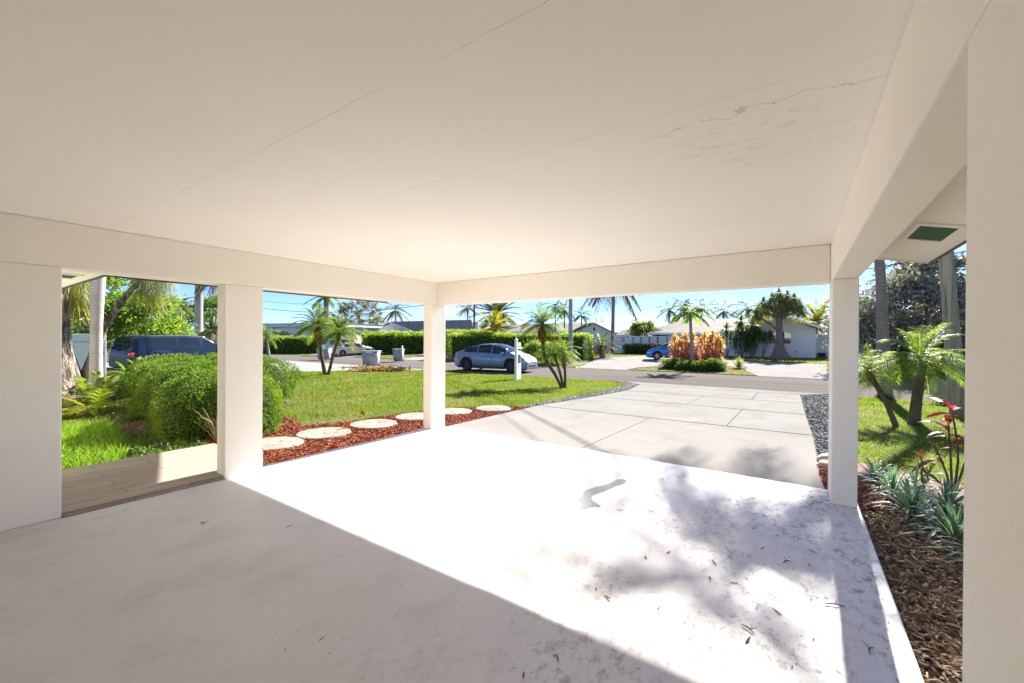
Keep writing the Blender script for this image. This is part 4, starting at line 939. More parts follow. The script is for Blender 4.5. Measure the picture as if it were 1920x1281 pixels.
# hedges across the road
def seg_hedge(label, a, b, depth, h, n, seed, m=far_hedge_m, L=.15, W=.09, wob=.07, z=None, **k):
    a, b = np.array(a), np.array(b); c = (a + b) / 2; v = b - a
    return hedge('clipped_hedge', label, (c[0], c[1], float(gz(c[1])) if z is None else z), (float(np.linalg.norm(v)), depth, h), n, L, W, m, math.atan2(v[1], v[0]), seed, wob, **k)
seg_hedge('left-hand clipped hedge behind the grey bins, before the flat-roofed house', (-54, 25.2), (-47.8, 29), 1.4, 1.95, 6000, 1)
seg_hedge('taller hedge strip showing above the left-hand hedge', (-60, 29.5), (-50, 34.5), 1.2, 2.35, 4500, 2)
seg_hedge('rough broad-leaved hedge right of the parked sedan', (-40.5, 29.6), (-36.3, 36.5), 1.6, 2.1, 6500, 3, L=.24, W=.14, wob=.13)
seg_hedge('broad-leaved hedge piece beside the corner post, in front of the gabled house', (-38.2, 32), (-31, 38.5), 1.4, 2.0, 5500, 4, L=.24, W=.14, wob=.12)
seg_hedge('long flat-topped hedge behind the silver car', (-27.2, 29.3), (-14.8, 33.6), 1.5, 2.05, 15000, 5)
seg_hedge('back row of hedge left of the long hedge, level with the corner post', (-32, 33), (-25.5, 34.5), 1.2, 2.45, 4000, 6)
seg_hedge('low reddish hedge under the white block wall', (-15.4, 44.2), (-11.0, 43.9), .9, .95, 3500, 7, leafmat('reddish_hedge_leaf', (.05, .10, .02), (.09, .14, .03), .4, .4, (.35, .12, .04), .9), .14, .08)
seg_hedge('dark roadside hedge beyond the road on the far right', (3.4, 30.2), (9.5, 31.5), 1.4, 1.25, 5000, 8, bush_m)
mound('hibiscus_bush', 'yellow-green bush with red flowers behind the silver van', (-45.5, 36, 0), (2.6, 1.8, 2.0), 3500, .25, .12, yellow_palm_m, 160, 2.2, .14)
mound('hibiscus_bush', 'red-flowered bush at the left corner of the gabled house', (-51.5, 39.5, 0), (1.0, .9, 2.75), 1800, .25, .14, flower_m, 161, 2.2, .14)
broad_tree('feathery_bush', 'loose light green shrub behind the three-stemmed palm, in front of the long hedge', (-15.2, 27.2, -.25), [((-.6, .3, .85), (1.9, .6, .85), 1)], 6000, .26, .05, feather_m, [(0, 0, 0), (-.3, .1, .4), (-.5, .2, .9)], [.06, .05, .03], 162, 60, 5, cat='bush')
mound('spiky_bush', 'yellow-green grassy bush at the right edge of the white drive by the post', (2.0, 28.2, -.22), (.5, .5, .75), 700, .35, .03, yellow_palm_m, 163, 2, .2)
# cut fronds piled at the kerb
t = thing('yard_waste_pile', 'heap of cut palm fronds and pale husks at the far edge of the lawn', 'debris pile', (-18.6, 14.6, -.26), math.atan2(2.26, 1.73))
palm_crown(171, 16, .85, .2, .025, 20, 30, -5, .3, .2, .1).obj('fronds', grey_palm_m, t, loc=(.35, 0, .1), scale=(1.2, .6, .55))
g = np.random.default_rng(8); P = g.normal(size=(500, 3)) * [.75, .28, .07] + [-.15, 0, .1]; P[:, 2] = np.abs(P[:, 2])
Geo().add(leaves(P, unit(500, g), .3, .07, g)).obj('dry_leaves', dry_m, t)
geo = Geo()
for k in range(14):
    c = np.array([.95 + g.normal() * .28, g.normal() * .12, .06 + g.random() * .14]); d = unit(1, g)[0] * [.3, .2, .08]
    geo.add(tube(spline([c - d, c + [0, 0, .04], c + d], 5), [.02, .06, .07, .05, .015], 6))
geo.obj('husks', mat('pale_husk', (.55, .48, .40), (.42, .34, .27), 7, .9, spec=.1), t)
# ------------------------------------------------------------------ vehicles
def paint(name, c, metal=.55, rough=.28, coat=1.):
    m, nt, b, o = newmat(name)
    b.inputs['Base Color'].default_value = (*c, 1); b.inputs['Metallic'].default_value = metal; b.inputs['Roughness'].default_value = rough
    b.inputs['Coat Weight'].default_value = coat; b.inputs['Coat Roughness'].default_value = .03; b.inputs['Specular IOR Level'].default_value = .3
    return m
tyre_m = mat('tyre_rubber', (.018, .018, .018), (.03, .03, .03), 20, .8)
rim_m = mat('alloy_rim', (.55, .55, .57), None, rough=.3, metal=.9)
dark_rim_m = mat('dark_rim', (.05, .05, .055), None, rough=.4, metal=.6)
car_glass = glassmat('car_glass', (.012, .02, .03), .5)
trim_m = mat('black_trim', (.02, .02, .022), None, rough=.5)
chrome_m = mat('chrome', (.75, .75, .76), None, rough=.12, metal=1)
lamp_m = mat('headlamp_glass', (.75, .78, .8), None, rough=.1, coat=1)
red_m = mat('red_lamp', (.45, .02, .02), None, rough=.15, coat=1)
def smooth(v, k):
    for _ in range(k):
        w = v.copy(); w[1:-1] = .25 * v[:-2] + .5 * v[1:-1] + .25 * v[2:]; v = w
    return v
def vehicle(name, label, cat, loc, rz, L, W, top, belt, wheels, wr, side, wind, rear, pm, rim=rim_m, zb=.2, hatch=.26, plan=((0, .80), (.25, .95), (.7, 1.), (-.75, 1.), (-.25, .94), (0, .76)), spokes=5, rails=False, arch_trim=False, red_strip=False):
    """front at +x; top/belt: (x, z) outlines from tail to nose; side/wind/rear: x-ranges of glass"""
    t = thing(name, label, cat, loc, rz); hw = W / 2; n = 130
    xs = np.linspace(0, L, n)
    for xw in wheels: xs = np.concatenate([xs, xw + (wr + .055) * np.cos(np.linspace(0, math.pi, 17))])
    xs = np.unique(np.round(xs, 4)); n = len(xs)
    zt = np.interp(xs, *np.array(top).T); zl_ = np.interp(xs, *np.array(belt).T); zt, zl_ = smooth(zt, 6), smooth(zl_, 4)
    px = [p[0] if i < 3 else L + p[0] for i, p in enumerate(plan)]; w = smooth(np.interp(xs, px, [p[1] for p in plan]), 4) * hw
    low = np.full(n, zb) + .10 * np.clip((.35 - xs) / .35, 0, 1) + .06 * np.clip((xs - L + .3) / .3, 0, 1)
    ar = wr + .055
    for xw in wheels:
        d = np.abs(xs - xw); q = d < ar
        low[q] = np.maximum(low[q], wr + np.sqrt(np.maximum(ar ** 2 - d[q] ** 2, 0)))
    low = np.minimum(low, zl_ - .04)
    h = np.maximum(zt - zl_, .01); cab = np.clip(h / .42, 0, 1)
    yr = w * (.965 - hatch * cab); zr = zt - .05 * cab
    rows = []
    rows.append((w * .90, low - .03)); rows.append((w * .975, low))
    for f in (.25, .5, .75): rows.append((w * (1 - .03 * (2 * f - 1) ** 2 + .004), low + (zl_ - low) * f))
    rows.append((w * .965, zl_))
    for f in (.06, .5, .93): rows.append((w * .965 + (yr - w * .965) * (f ** 1.25), zl_ + (zr - zl_) * f))
    rows.append((yr, zr)); rows.append((yr * .86, zt - .016 * cab - .012)); rows.append((yr * .45, zt - .004)); rows.append((yr * 0, zt))
    half = np.stack([np.stack([xs, y, z], 1) for y, z in rows], 1)            # n x m x 3
    m = half.shape[1]
    left = half[:, ::-1][:, 1:].copy(); left[..., 1] *= -1
    G = np.concatenate([half, left], 1); M = G.shape[1]                        # +y side .. roof .. -y side
    idx = np.arange(n * M).reshape(n, M)
    Q = np.stack([idx[:-1, :-1], idx[1:, :-1], idx[1:, 1:], idx[:-1, 1:]], -1)   # (n-1, M-1, 4)
    xm = (xs[:-1] + xs[1:]) / 2; lab = np.zeros((n - 1, M - 1), int)
    srow = [6, 7]; srow2 = [M - 2 - r for r in srow]; rrow = [j for j in range(8, M - 1 - 8)]
    for a, b in side:
        q = (xm > a) & (xm < b)
        for r in srow: lab[q, r] = 1
        for r in srow2: lab[q, r] = 2
    for rng_, code in ((wind, 3), (rear, 4)):
        if rng_ is None: continue
        q = (xm > rng_[0]) & (xm < rng_[1])
        for r in [j for j in range(9, M - 10)]: lab[q, r] = code
    q = low[:-1] > 0
    def part(code, nm, mm):
        f = Q[lab == code].reshape(-1, 4)
        if len(f) == 0: return None
        u, inv = np.unique(f, return_inverse=True)
        return Geo().add((G.reshape(-1, 3)[u], inv.reshape(-1, 4))).obj(nm, mm, t, True)
    f = Q[lab == 0].reshape(-1, 4); u, inv = np.unique(f, return_inverse=True)
    bd = Geo().add((G.reshape(-1, 3)[u], inv.reshape(-1, 4)))
    bd.add((G[0], np.arange(M)[None])).add((G[-1], np.arange(M)[::-1][None]))
    body = bd.obj('body', pm, t, True)
    # flank glass is split where the doors meet
    for code, sgn in ((1, 1), (2, -1)):
        for a, b in side:
            q = ((xm > a) & (xm < b))[:, None] & (lab == code)
            ff = Q[q].reshape(-1, 4)
            if len(ff):
                u, inv = np.unique(ff, return_inverse=True); Geo().add((G.reshape(-1, 3)[u], inv.reshape(-1, 4))).obj('side_window', car_glass, t, True)
    part(3, 'windscreen', car_glass); part(4, 'rear_window', car_glass)
    Geo().add(bbox(.25, L - .25, -hw * .80, hw * .80, zb - .02, zb + .42, .03)).obj('underbody', trim_m, t)
    for xw in wheels:
        for sg in (1, -1):
            V, F = lathe([(wr * .62, -.11), (wr * .95, -.11), (wr, -.07), (wr, .07), (wr * .95, .11), (wr * .62, .11), (wr * .6, .05), (wr * .6, -.05)], 28)
            mx = Matrix.Translation((xw, sg * (hw - .13), wr)) @ Matrix.Rotation(-sg * math.pi / 2, 4, 'X')
            wo = Geo().add(xform((V, [F[0]]), mx)).obj('wheel', tyre_m, t, True)
            rg = Geo().add(xform(lathe([(.001, .03), (wr * .2, .05), (wr * .2, .03), (wr * .60, -.02), (wr * .63, .07), (wr * .60, .07)], 24), mx), 1)
            for k in range(spokes):
                a = k * 2 * math.pi / spokes
                V, F = box(wr * .12, wr * .61, -wr * .07, wr * .07, .03, .075)
                rg.add(xform(rotz((V, F), a), mx))
            rg.obj('rim', [rim, trim_m], wo)
    # door seams, handles, lamps, mirrors
    def at(x, row, sg):
        i = int(np.argmin(np.abs(xs - x))); p = half[i, row].copy(); p[1] *= sg; return p
    for sg in (1, -1):
        for x in (side[0][0] + .25, side[-1][0] + .05):
            p = at(x + .12, 4, sg); Geo().add(bbox(p[0] - .09, p[0] + .09, p[1] - .012, p[1] + .012, p[2] + .01, p[2] + .035, .006)).obj('door_handle', pm, t)
        p = at(side[-1][1] - .12, 6, sg)
        mo = Geo().add(bbox(p[0] - .07, p[0] + .09, p[1] - (0 if sg > 0 else .20), p[1] + (.20 if sg > 0 else 0), p[2] - .02, p[2] + .12, .03)).obj('mirror', pm, t)
        p = at(L - .22, 4, sg); c = np.array(p); c[1] *= .84; c[2] += .02
        Geo().add((lathe([(.02, -.06), (.10, -.03), (.12, .0), (.08, .05), (.01, .07)], 12)[0] * [1.4, 1.3, .8] + c, lathe([(.02, -.06), (.10, -.03), (.12, .0), (.08, .05), (.01, .07)], 12)[1])).obj('headlight', lamp_m, t, True)
        p = at(.10, 4, sg); c = np.array(p); c[1] *= .93; c[2] += .04
        tl = (-.08, .10, -.10, .10, -.08, .14) if red_strip else (-.06, .09, -.11, .11, -.12, .12)
        V, F = bbox(*tl, .03); Geo().add((V + c, F)).obj('tail_light', red_m, t, True)
    g2 = Geo()
    for a, b in zip(side[:-1], side[1:]):
        pass
    for sg in (1, -1):                                                          # dark door seams proud of the paint by a hair
        for x in [s[0] - .02 for s in side[1:]] + [side[-1][1] - .12, side[0][0] + .45]:
            pts = [at(x, r, sg) + np.array([0, sg * .003, 0]) for r in (2, 3, 4, 5)]
            g2.add(tube(pts, .006, 4, False))
    g2.obj('door_seams', trim_m, t)
    i0 = int(np.argmin(np.abs(xs - (L - .02)))); zf = low[-1]
    Geo().add(bbox(L - .09, L + .012, -hw * .52, hw * .52, zf + .06, zf + .20, .03)).obj('grille', trim_m, t)
    for sg in (1, -1):
        a, b = wheels[0] + ar, wheels[1] - ar
        V, F = bbox(a, b, -.03, .03, zb - .02, zb + .10, .02); Geo().add((V + [0, sg * (hw * .965), 0], F)).obj('sill', trim_m, t)
        if arch_trim:
            for xw in wheels:
                gA = Geo(); th = np.linspace(0.12, math.pi - .12, 16); gA.add(tube(np.stack([xw + (ar + .015) * np.cos(th), np.full(16, sg * (hw * .972)), wr + (ar + .015) * np.sin(th)], 1), .032, 6))
                gA.obj('arch_trim', trim_m, t, True)
        if rails:
            P = [at(x, 9, sg) + np.array([0, 0, .05]) for x in np.linspace(side[0][0] + .15, side[-1][0] + .4, 8)]
            Geo().add(tube(P, .018, 6)).obj('roof_rail', chrome_m, t, True)
    return t
GRD = -.322
vehicle('parked_car', 'silver blue electric crossover parked on the road beside the lawn', 'car', (-17.05, 19.42, GRD), math.atan2(.42, 2.75), 4.75, 1.92,
    [(0, .86), (.08, 1.06), (.45, 1.17), (1.0, 1.40), (1.7, 1.575), (2.35, 1.61), (2.8, 1.57), (3.35, 1.36), (3.8, 1.07), (4.3, .93), (4.62, .76), (4.75, .60)],
    [(0, .82), (.1, 1.0), (.5, 1.09), (1.3, 1.07), (2.5, 1.02), (3.6, .97), (4.2, .86), (4.6, .70), (4.75, .56)], (.93, 3.82), .355, [(.78, 1.62), (1.68, 2.55), (2.62, 3.42)], (2.72, 3.72), (.42, 1.15), paint('silver_blue_paint', (.13, .20, .35), .35, .3), dark_rim_m, .20, .27, spokes=10, arch_trim=True)
champ = paint('champagne_paint', (.58, .52, .46), .4)
vehicle('parked_car', 'champagne saloon parked on the drive across the road, boot towards us', 'car', (-39.8, 24.9, -.28), R(82), 4.75, 1.80,
    [(0, .72), (.08, .96), (.75, 1.03), (1.25, 1.28), (1.75, 1.42), (2.5, 1.45), (3.0, 1.32), (3.5, 1.02), (4.3, .90), (4.65, .72), (4.75, .55)],
    [(0, .70), (.1, .90), (.8, .95), (2.5, .92), (3.5, .90), (4.3, .80), (4.65, .66), (4.75, .5)], (.98, 3.72), .32, [(1.15, 2.05), (2.13, 3.15)], (2.72, 3.45), (.78, 1.5), champ, rim_m, .2, .24)
vehicle('parked_van', 'silver minivan parked behind the champagne saloon', 'van', (-43.0, 26.0, -.27), R(80), 5.0, 1.95,
    [(0, .8), (.05, 1.2), (.25, 1.62), (.7, 1.75), (2.0, 1.78), (3.1, 1.70), (3.9, 1.25), (4.2, 1.08), (4.8, .92), (5.0, .62)],
    [(0, .75), (.08, .98), (1, 1.03), (3, 1.02), (4.1, 1.0), (4.8, .85), (5.0, .58)], (.95, 3.95), .35, [(.55, 1.65), (1.72, 2.7), (2.78, 3.55)], (3.05, 3.95), (.06, .42), paint('silver_paint', (.50, .51, .53)), rim_m, .24, .17, rails=True)
vehicle('parked_car', 'dark blue car mostly hidden behind the rough hedge on the drive', 'car', (-44.9, 36.6, 0), R(80), 4.5, 1.8,
    [(0, .8), (.08, 1.1), (.4, 1.45), (1.2, 1.56), (2.3, 1.55), (2.9, 1.36), (3.4, 1.06), (4.1, .93), (4.4, .75), (4.5, .6)],
    [(0, .75), (.1, .95), (1, .98), (3.4, .95), (4.1, .84), (4.5, .55)], (.85, 3.5), .33, [(.5, 1.4), (1.48, 2.2), (2.28, 3.1)], (2.5, 3.35), (.1, .5), paint('dark_blue_paint', (.02, .06, .22)), rim_m, .2, .2)
navy = paint('navy_paint', (.004, .014, .06), .0, .3, .3)
vehicle('parked_suv', 'long navy blue four-wheel drive parked on the side drive behind the clipped bushes', 'car', (-24.3, 5.3, -.16), R(101), 5.5, 2.03,
    [(0, .85), (.04, 1.2), (.16, 1.62), (.5, 1.74), (2.2, 1.77), (3.0, 1.72), (3.9, 1.22), (4.05, 1.16), (5.1, 1.07), (5.4, .94), (5.5, .7)],
    [(0, .8), (.06, 1.04), (1, 1.08), (3, 1.07), (4.0, 1.07), (5.1, .98), (5.5, .66)], (1.05, 4.35), .40, [(.45, 1.75), (1.84, 2.72), (2.84, 3.75)], (3.05, 3.85), (.05, .36), navy, rim_m, .30, .15, rails=True, red_strip=True)
vehicle('parked_car', 'bright blue hatchback nosing out from behind the red cordylines', 'car', (-6.1, 34.9, .0), R(197), 4.1, 1.75,
    [(0, .8), (.08, 1.2), (.35, 1.46), (1.2, 1.54), (2.0, 1.52), (2.5, 1.42), (3.2, 1.03), (3.75, .88), (4.0, .72), (4.1, .55)],
    [(0, .75), (.1, .95), (1, .98), (3.2, .92), (3.75, .80), (4.1, .50)], (.75, 3.3), .32, [(.4, 1.3), (1.38, 2.1), (2.18, 2.95)], (2.25, 3.15), (.1, .4), paint('bright_blue_paint', (.02, .16, .52), .35), rim_m, .2, .2)
# ------------------------------------------------------------------ houses and walls across the road
house_m = mat('pale_lavender_render', (.78, .755, .79), (.74, .72, .755), .8, .9, .2, 30, .005, spec=.1)
white_wall = mat('white_garden_wall', (.74, .73, .73), (.69, .68, .68), .7, .85, .15, 30, .004, spec=.15)
white_trim = mat('white_trim', (.8, .79, .77), None, rough=.5)
win_glass = glassmat('window_glass', (.03, .045, .05))
def roofmat(name, c, c2, step, ax=0):
    m, nt, b, o = newmat(name); v = coord(nt)
    sx = nt.nodes.new('ShaderNodeSeparateXYZ'); lk(nt, v, sx.inputs[0])
    fr = math_(nt, 'FRACT', math_(nt, 'DIVIDE', sx.outputs[ax], step))
    col = mixc(nt, ramp(nt, noise(nt, 1.3, 6, v), .35, .65), c, c2)
    col = mixc(nt, math_(nt, 'MULTIPLY', math_(nt, 'LESS_THAN', fr, .12), .55), col, tuple(x * .45 for x in c))
    lk(nt, col, b.inputs['Base Color']); b.inputs['Roughness'].default_value = .8; b.inputs['Specular IOR Level'].default_value = .05
    bump(nt, b, fr, .4, .03)
    return m
tile_roof = roofmat('flat_grey_roof_tile', (.24, .218, .2), (.19, .172, .16), .32, 1)
metal_roof = roofmat('ribbed_metal_roof', (.25, .24, .232), (.21, .2, .193), .4, 0)
grey_roof = roofmat('grey_shingle_roof', (.24, .24, .25), (.20, .20, .21), .25, 1)
def slab(a, b, c, d, th):
    """roof plane through four corners, th thick"""
    V = np.array([a, b, c, d], float); N = nrm(np.cross(V[1] - V[0], V[3] - V[0])); N = N if N[2] > 0 else -N
    W = np.concatenate([V - N * th, V])
    return W, QB
def window(par, x, y, z, w, h, m=win_glass, bars=True, name='window'):
    fr = Geo().add(bbox(x - w / 2 - .09, x + w / 2 + .09, y - .05, y - .002, z - .09, z, .008)).add(bbox(x - w / 2 - .09, x + w / 2 + .09, y - .05, y - .002, z + h, z + h + .09, .008))
    fr.add(bbox(x - w / 2 - .09, x - w / 2, y - .05, y - .002, z + .001, z + h - .001, .008)).add(bbox(x + w / 2, x + w / 2 + .09, y - .05, y - .002, z + .001, z + h - .001, .008))
    if bars: fr.add(bbox(x - w / 2 + .001, x + w / 2 - .001, y - .045, y - .004, z + h * .48, z + h * .53, .006))
    f = fr.obj(name, white_trim, par)
    Geo().add(box(x - w / 2, x + w / 2, y - .022, y - .012, z, z + h)).obj('pane', m, f)
    return f
# house facing the driveway: gabled wing plus a long low range
h = thing('house', 'pale lavender single-storey house with a low gable and tiled roof facing the driveway', 'house', (-1.2, 44.5, .04))
ox = 1.2
def X_(x): return x + ox
V, F = extrude_y([(-5.86 + ox, -.15), (2.5 , -.15), (2.5, 2.55), (0, 3.72), (-4.66 , 2.55 - .0)], 0, 12)
V, F = extrude_y([(-4.66, -.15), (2.5, -.15), (2.5, 2.62), (0, 3.68), (-4.66, 2.28)], 0, 12)
Geo().add((V, F)).obj('wall', house_m, h)
r1 = Geo().add(slab((0, -.75, 3.86), (3.45, -.75, 2.52), (3.45, 12.5, 2.52), (0, 12.5, 3.86), .12)).add(slab((-3.6, -.75, 2.52), (0, -.75, 3.86), (0, 12.5, 3.86), (-3.6, 12.5, 2.52), .12)).obj('roof', tile_roof, h)
for sgn, nm in ((1, 3.45), (-1, -3.6)):
    P = [(0, -.80, 3.87), (nm, -.80, 2.53)]
    V, F = slab((0, -.82, 3.88), (nm, -.82, 2.54), (nm, -.752, 2.54), (0, -.752, 3.88), .2); Geo().add((V, F)).obj('barge_board', white_trim, h)
Geo().add(slab((-12.2, 1.2, 2.30), (-3.2, 1.2, 2.30), (-3.2, 8, 4.02), (-10.9, 8, 4.02), .12)).add(slab((-12.2, 14.8, 2.3), (-3.2, 14.8, 2.3), (-3.2, 8, 4.02), (-10.9, 8, 4.02), .12)).add(slab((-12.2, 1.2, 2.3), (-10.9, 8, 4.02), (-10.9, 8.01, 4.02), (-12.2, 14.8, 2.3), .12)).obj('roof', tile_roof, h)
Geo().add(box(-11.4, -4.67, 2.6, 14, -.15, 2.35)).obj('wall', house_m, h)
Geo().add(box(-12.25, -4.7, 1.10, 1.19, 2.14, 2.34)).obj('fascia', white_trim, h)
window(h, -.12, 0, 1.28, 1.62, 1.08)
gt = Geo()
for k in range(9): gt.add(tube([(-5.38 + k * .085, .55, .02), (-5.38 + k * .085, .55, 1.95)], .012, 6))
for z in (.05, .55, 1.05, 1.55, 1.98): gt.add(tube([(-5.42, .55, z), (-4.66, .55, z)], .016, 6))
gt.add(box(-5.42, -4.67, .58, .60, 0, 2.1), 1)
gt.obj('gate', [mat('black_iron', (.012, .014, .016), None, rough=.5), mat('dark_doorway', (.012, .02, .03), None, rough=.6)], h)
Geo().add(bbox(-4.52, -4.16, -.05, -.002, 1.28, 1.66, .01)).add(box(-4.46, -4.22, -.056, -.051, 1.34, 1.60), 1).obj('wall_plaque', [mat('dark_plaque_edge', (.10, .09, .08), None), mat('cream_plaque', (.75, .66, .40), None)], h)
Geo().add(box(-3.7, -3.55, -.03, -.002, .35, .47)).obj('outlet_box', trim_m, h)
Geo().add(box(1.05, 1.15, -.03, -.002, .55, .65)).obj('outlet_box', trim_m, h)
# white garden gate and pierced block wall
gw = thing('garden_wall', 'white wall pierced by columns of openings between the gate and the lavender house', 'wall', (-13.5, 46, .1))
V = Geo(); cols = [1.05, .15, -.75, -1.65, 2.0]
xs_ = sorted(cols, reverse=False); z0, z1 = -.2, 1.86
xe = [-2.15] + sum([[x - .13, x + .13] for x in xs_], []) + [2.6]
for i in range(0, len(xe), 2): V.add(box(xe[i] + .0005, xe[i + 1] - .0005, 0, .2, z0, z1))
hs = [(.62, .78), (.95, 1.11), (1.28, 1.44), (1.58, 1.74)]
for x in xs_:
    zz = z0
    for a, b in hs: V.add(box(x - .13, x + .13, .002, .198, zz, a)); zz = b
    V.add(box(x - .13, x + .13, .002, .198, zz, z1 - .001))
V.obj('pierced_wall', white_wall, gw)
Geo().add(bbox(-2.2, 2.6, -.03, .23, z1 + .001, z1 + .06, .01)).obj('coping', white_trim, gw)
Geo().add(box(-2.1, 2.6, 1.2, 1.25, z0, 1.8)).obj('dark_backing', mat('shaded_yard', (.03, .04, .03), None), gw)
gg_ = thing('garden_gate', 'tall white panel gate with two small red notices and black hinges', 'gate', (-17.4, 46.0, .12))
Geo().add(bbox(0, 1.72, 0, .06, -.05, 2.0, .01)).obj('panel', white_wall, gg_)
for z in (.1, 1.78): Geo().add(bbox(1.60, 1.76, -.03, -.001, z, z + .14, .01)).obj('hinge', trim_m, gg_)
for z in (1.27, 1.60):
    sgn_ = Geo().add(bbox(.95, 1.3, -.012, -.001, z, z + .2, .004)).add(box(.99, 1.26, -.0135, -.0125, z + .04, z + .075), 1).add(box(1.02, 1.22, -.0135, -.0125, z + .12, z + .15), 1).obj('notice', [mat('red_notice', (.55, .03, .04), None), white_trim], gg_)
Geo().add(bbox(-.1, 1.8, -.02, .08, 2.001, 2.05, .008)).obj('rail', white_trim, gg_)
sh = thing('garden_shed', 'low shed roof with pale ribs just above the white gate', 'shed', (-16.4, 48, .1))
Geo().add(slab((-1.2, -1, 2.05), (1.2, -1, 2.05), (1.0, 1.2, 2.75), (-1.0, 1.2, 2.75), .06)).obj('roof', metal_roof, sh); Geo().add(box(-1.1, 1.1, -.8, 1.2, 0, 1.98)).obj('wall', white_wall, sh)
rw = thing('garden_wall', 'plain pale garden wall at the right end of the lavender house', 'wall', (3.5, 49.5, .1))
Geo().add(bbox(-2.1, 4, 0, .18, -.1, 2.05, .01)).obj('wall', white_wall, rw); Geo().add(bbox(-2.1, 4, -.03, .21, 2.051, 2.1, .01)).obj('coping', white_trim, rw)
Geo().add(box(-1.9, -1.3, -.35, -.05, 0, .35)).obj('planter', trim_m, rw)
# gabled grey-roofed house behind the rough hedge
h = thing('house', 'grey-roofed house with a broad pale gable behind the broad-leaved hedge', 'house', (-50.85, 42, 0))
V, F = extrude_y([(-5.0, 0), (5.4, 0), (5.4, 2.55), (0, 3.98), (-5.0, 2.7)], 0, 10); Geo().add((V, F)).obj('wall', house_m, h)
Geo().add(slab((0, -.5, 4.18), (16, -.5, 4.1), (16.6, -.7, 2.6), (5.9, -.7, 2.62), .1)).add(slab((0, -.6, 4.18), (5.9, -.6, 2.6), (5.9, 10, 2.6), (0, 10, 4.18), .1)).add(slab((-5.7, -.6, 2.72), (0, -.6, 4.18), (0, 10, 4.18), (-5.7, 10, 2.72), .1)).obj('roof', grey_roof, h)
Geo().add(slab((-10.5, 1, 2.85), (-3.5, 1, 2.85), (-4.5, 6, 4.0), (-9.0, 6, 4.0), .1)).obj('roof', metal_roof, h)
Geo().add(box(-10, -5.01, 1.6, 8, 0, 2.75)).obj('wall', house_m, h)
Geo().add(box(5.41, 15.5, .4, 9, 0, 2.6)).obj('wall', house_m, h)
V, F = slab((0, -.66, 4.2), (5.95, -.66, 2.62), (5.95, -.602, 2.62), (0, -.602, 4.2), .2); Geo().add((V, F)).obj('barge_board', white_trim, h)
V, F = slab((0, -.66, 4.2), (-5.75, -.66, 2.74), (-5.75, -.602, 2.74), (0, -.602, 4.2), .2); Geo().add((V, F)).obj('barge_board', white_trim, h)
for x in (-3, .5, 3.2): window(h, x, 0, 1.15, 1.6, 1.1)
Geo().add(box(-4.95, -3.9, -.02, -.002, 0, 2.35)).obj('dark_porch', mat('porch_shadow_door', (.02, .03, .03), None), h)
# flat-roofed house, far left
h = thing('house', 'white flat-roofed modern house behind the left-hand hedge', 'house', (-58, 30, -.1), R(12))
Geo().add(box(-9, 9, 0, 8, 0, 3.2)).obj('wall', white_wall, h)
Geo().add(bbox(-9.4, 9.4, -.6, 8.4, 3.2, 3.62, .02)).obj('roof', mat('white_fascia', (.62, .61, .62), (.55, .54, .55), 2), h)
Geo().add(box(-9.45, 9.45, -.66, 8.45, 3.625, 3.7)).obj('drip_edge', mat('slate_drip_edge', (.12, .14, .18), None), h)
window(h, -.5, 0, 1.2, 3.0, 1.5, glassmat('green_glass', (.02, .06, .05)), False)
window(h, -4.8, 0, 1.2, 1.6, 1.6, bars=False)
Geo().add(box(-6.9, -6.5, -.55, -.15, 0, 3.2)).obj('post', white_trim, h); Geo().add(box(-2.6, -2.3, -.55, -.25, 0, 3.2)).obj('post', white_trim, h)
window(h, 5.2, 0, 1.0, 2.2, 1.5, bars=False)
# metal-roofed house behind the long hedge
h = thing('house', 'long low house with a ribbed pale metal roof behind the long hedge', 'house', (-29, 46, .05))
Geo().add(box(-8, 6.2, 0, 9, 0, 2.55)).obj('wall', house_m, h)
Geo().add(slab((-8.6, -.7, 2.55), (6.6, -.7, 2.55), (6.2, 4.5, 3.75), (-7.4, 4.5, 3.75), .1)).add(slab((-8.6, 9.6, 2.55), (6.6, 9.6, 2.55), (6.2, 4.5, 3.75), (-7.4, 4.5, 3.75), .1)).obj('roof', metal_roof, h)
for x in (-5, -1.5, 2.4): window(h, x, 0, 1.2, 1.7, 1.1)
Geo().add(box(-8.6, 6.6, -.78, -.71, 2.36, 2.56)).obj('fascia', white_trim, h)
h = thing('house', 'small white gabled house end between the utility pole and the cycad', 'house', (-20.3, 47, .08))
V, F = extrude_y([(-2.9, 0), (2.2, 0), (2.2, 2.4), (.1, 3.45), (-2.9, 2.4)], 0, 7); Geo().add((V, F)).obj('wall', white_wall, h)
Geo().add(slab((.1, -.4, 3.66), (2.7, -.4, 2.4), (2.7, 7, 2.4), (.1, 7, 3.66), .1)).add(slab((-3.4, -.4, 2.4), (.1, -.4, 3.66), (.1, 7, 3.66), (-3.4, 7, 2.4), .1)).obj('roof', metal_roof, h)
window(h, -1.4, 0, 1.3, 1.2, .9); Geo().add(box(0, .22, -.02, -.002, 2.6, 3.0)).obj('gable_vent', trim_m, h)
h = thing('house', 'pale house with a low hip roof end beside the corner post, behind the hedge', 'house', (-45.5, 50, .05))
Geo().add(box(-5, 5, 0, 8, 0, 2.5)).obj('wall', house_m, h)
V = np.array([(-5.7, -.7, 2.5), (5.7, -.7, 2.5), (5.7, 8.7, 2.5), (-5.7, 8.7, 2.5), (-2, 4, 4.4), (1.6, 4, 4.4)], float)
Geo().add((V, [np.array([[0, 1, 5, 4], [2, 3, 4, 5]]), np.array([[1, 2, 5], [3, 0, 4]]), np.array([[3, 2, 1, 0]])])).obj('roof', grey_roof, h); window(h, 2, 0, 1.1, 1.5, 1.1)
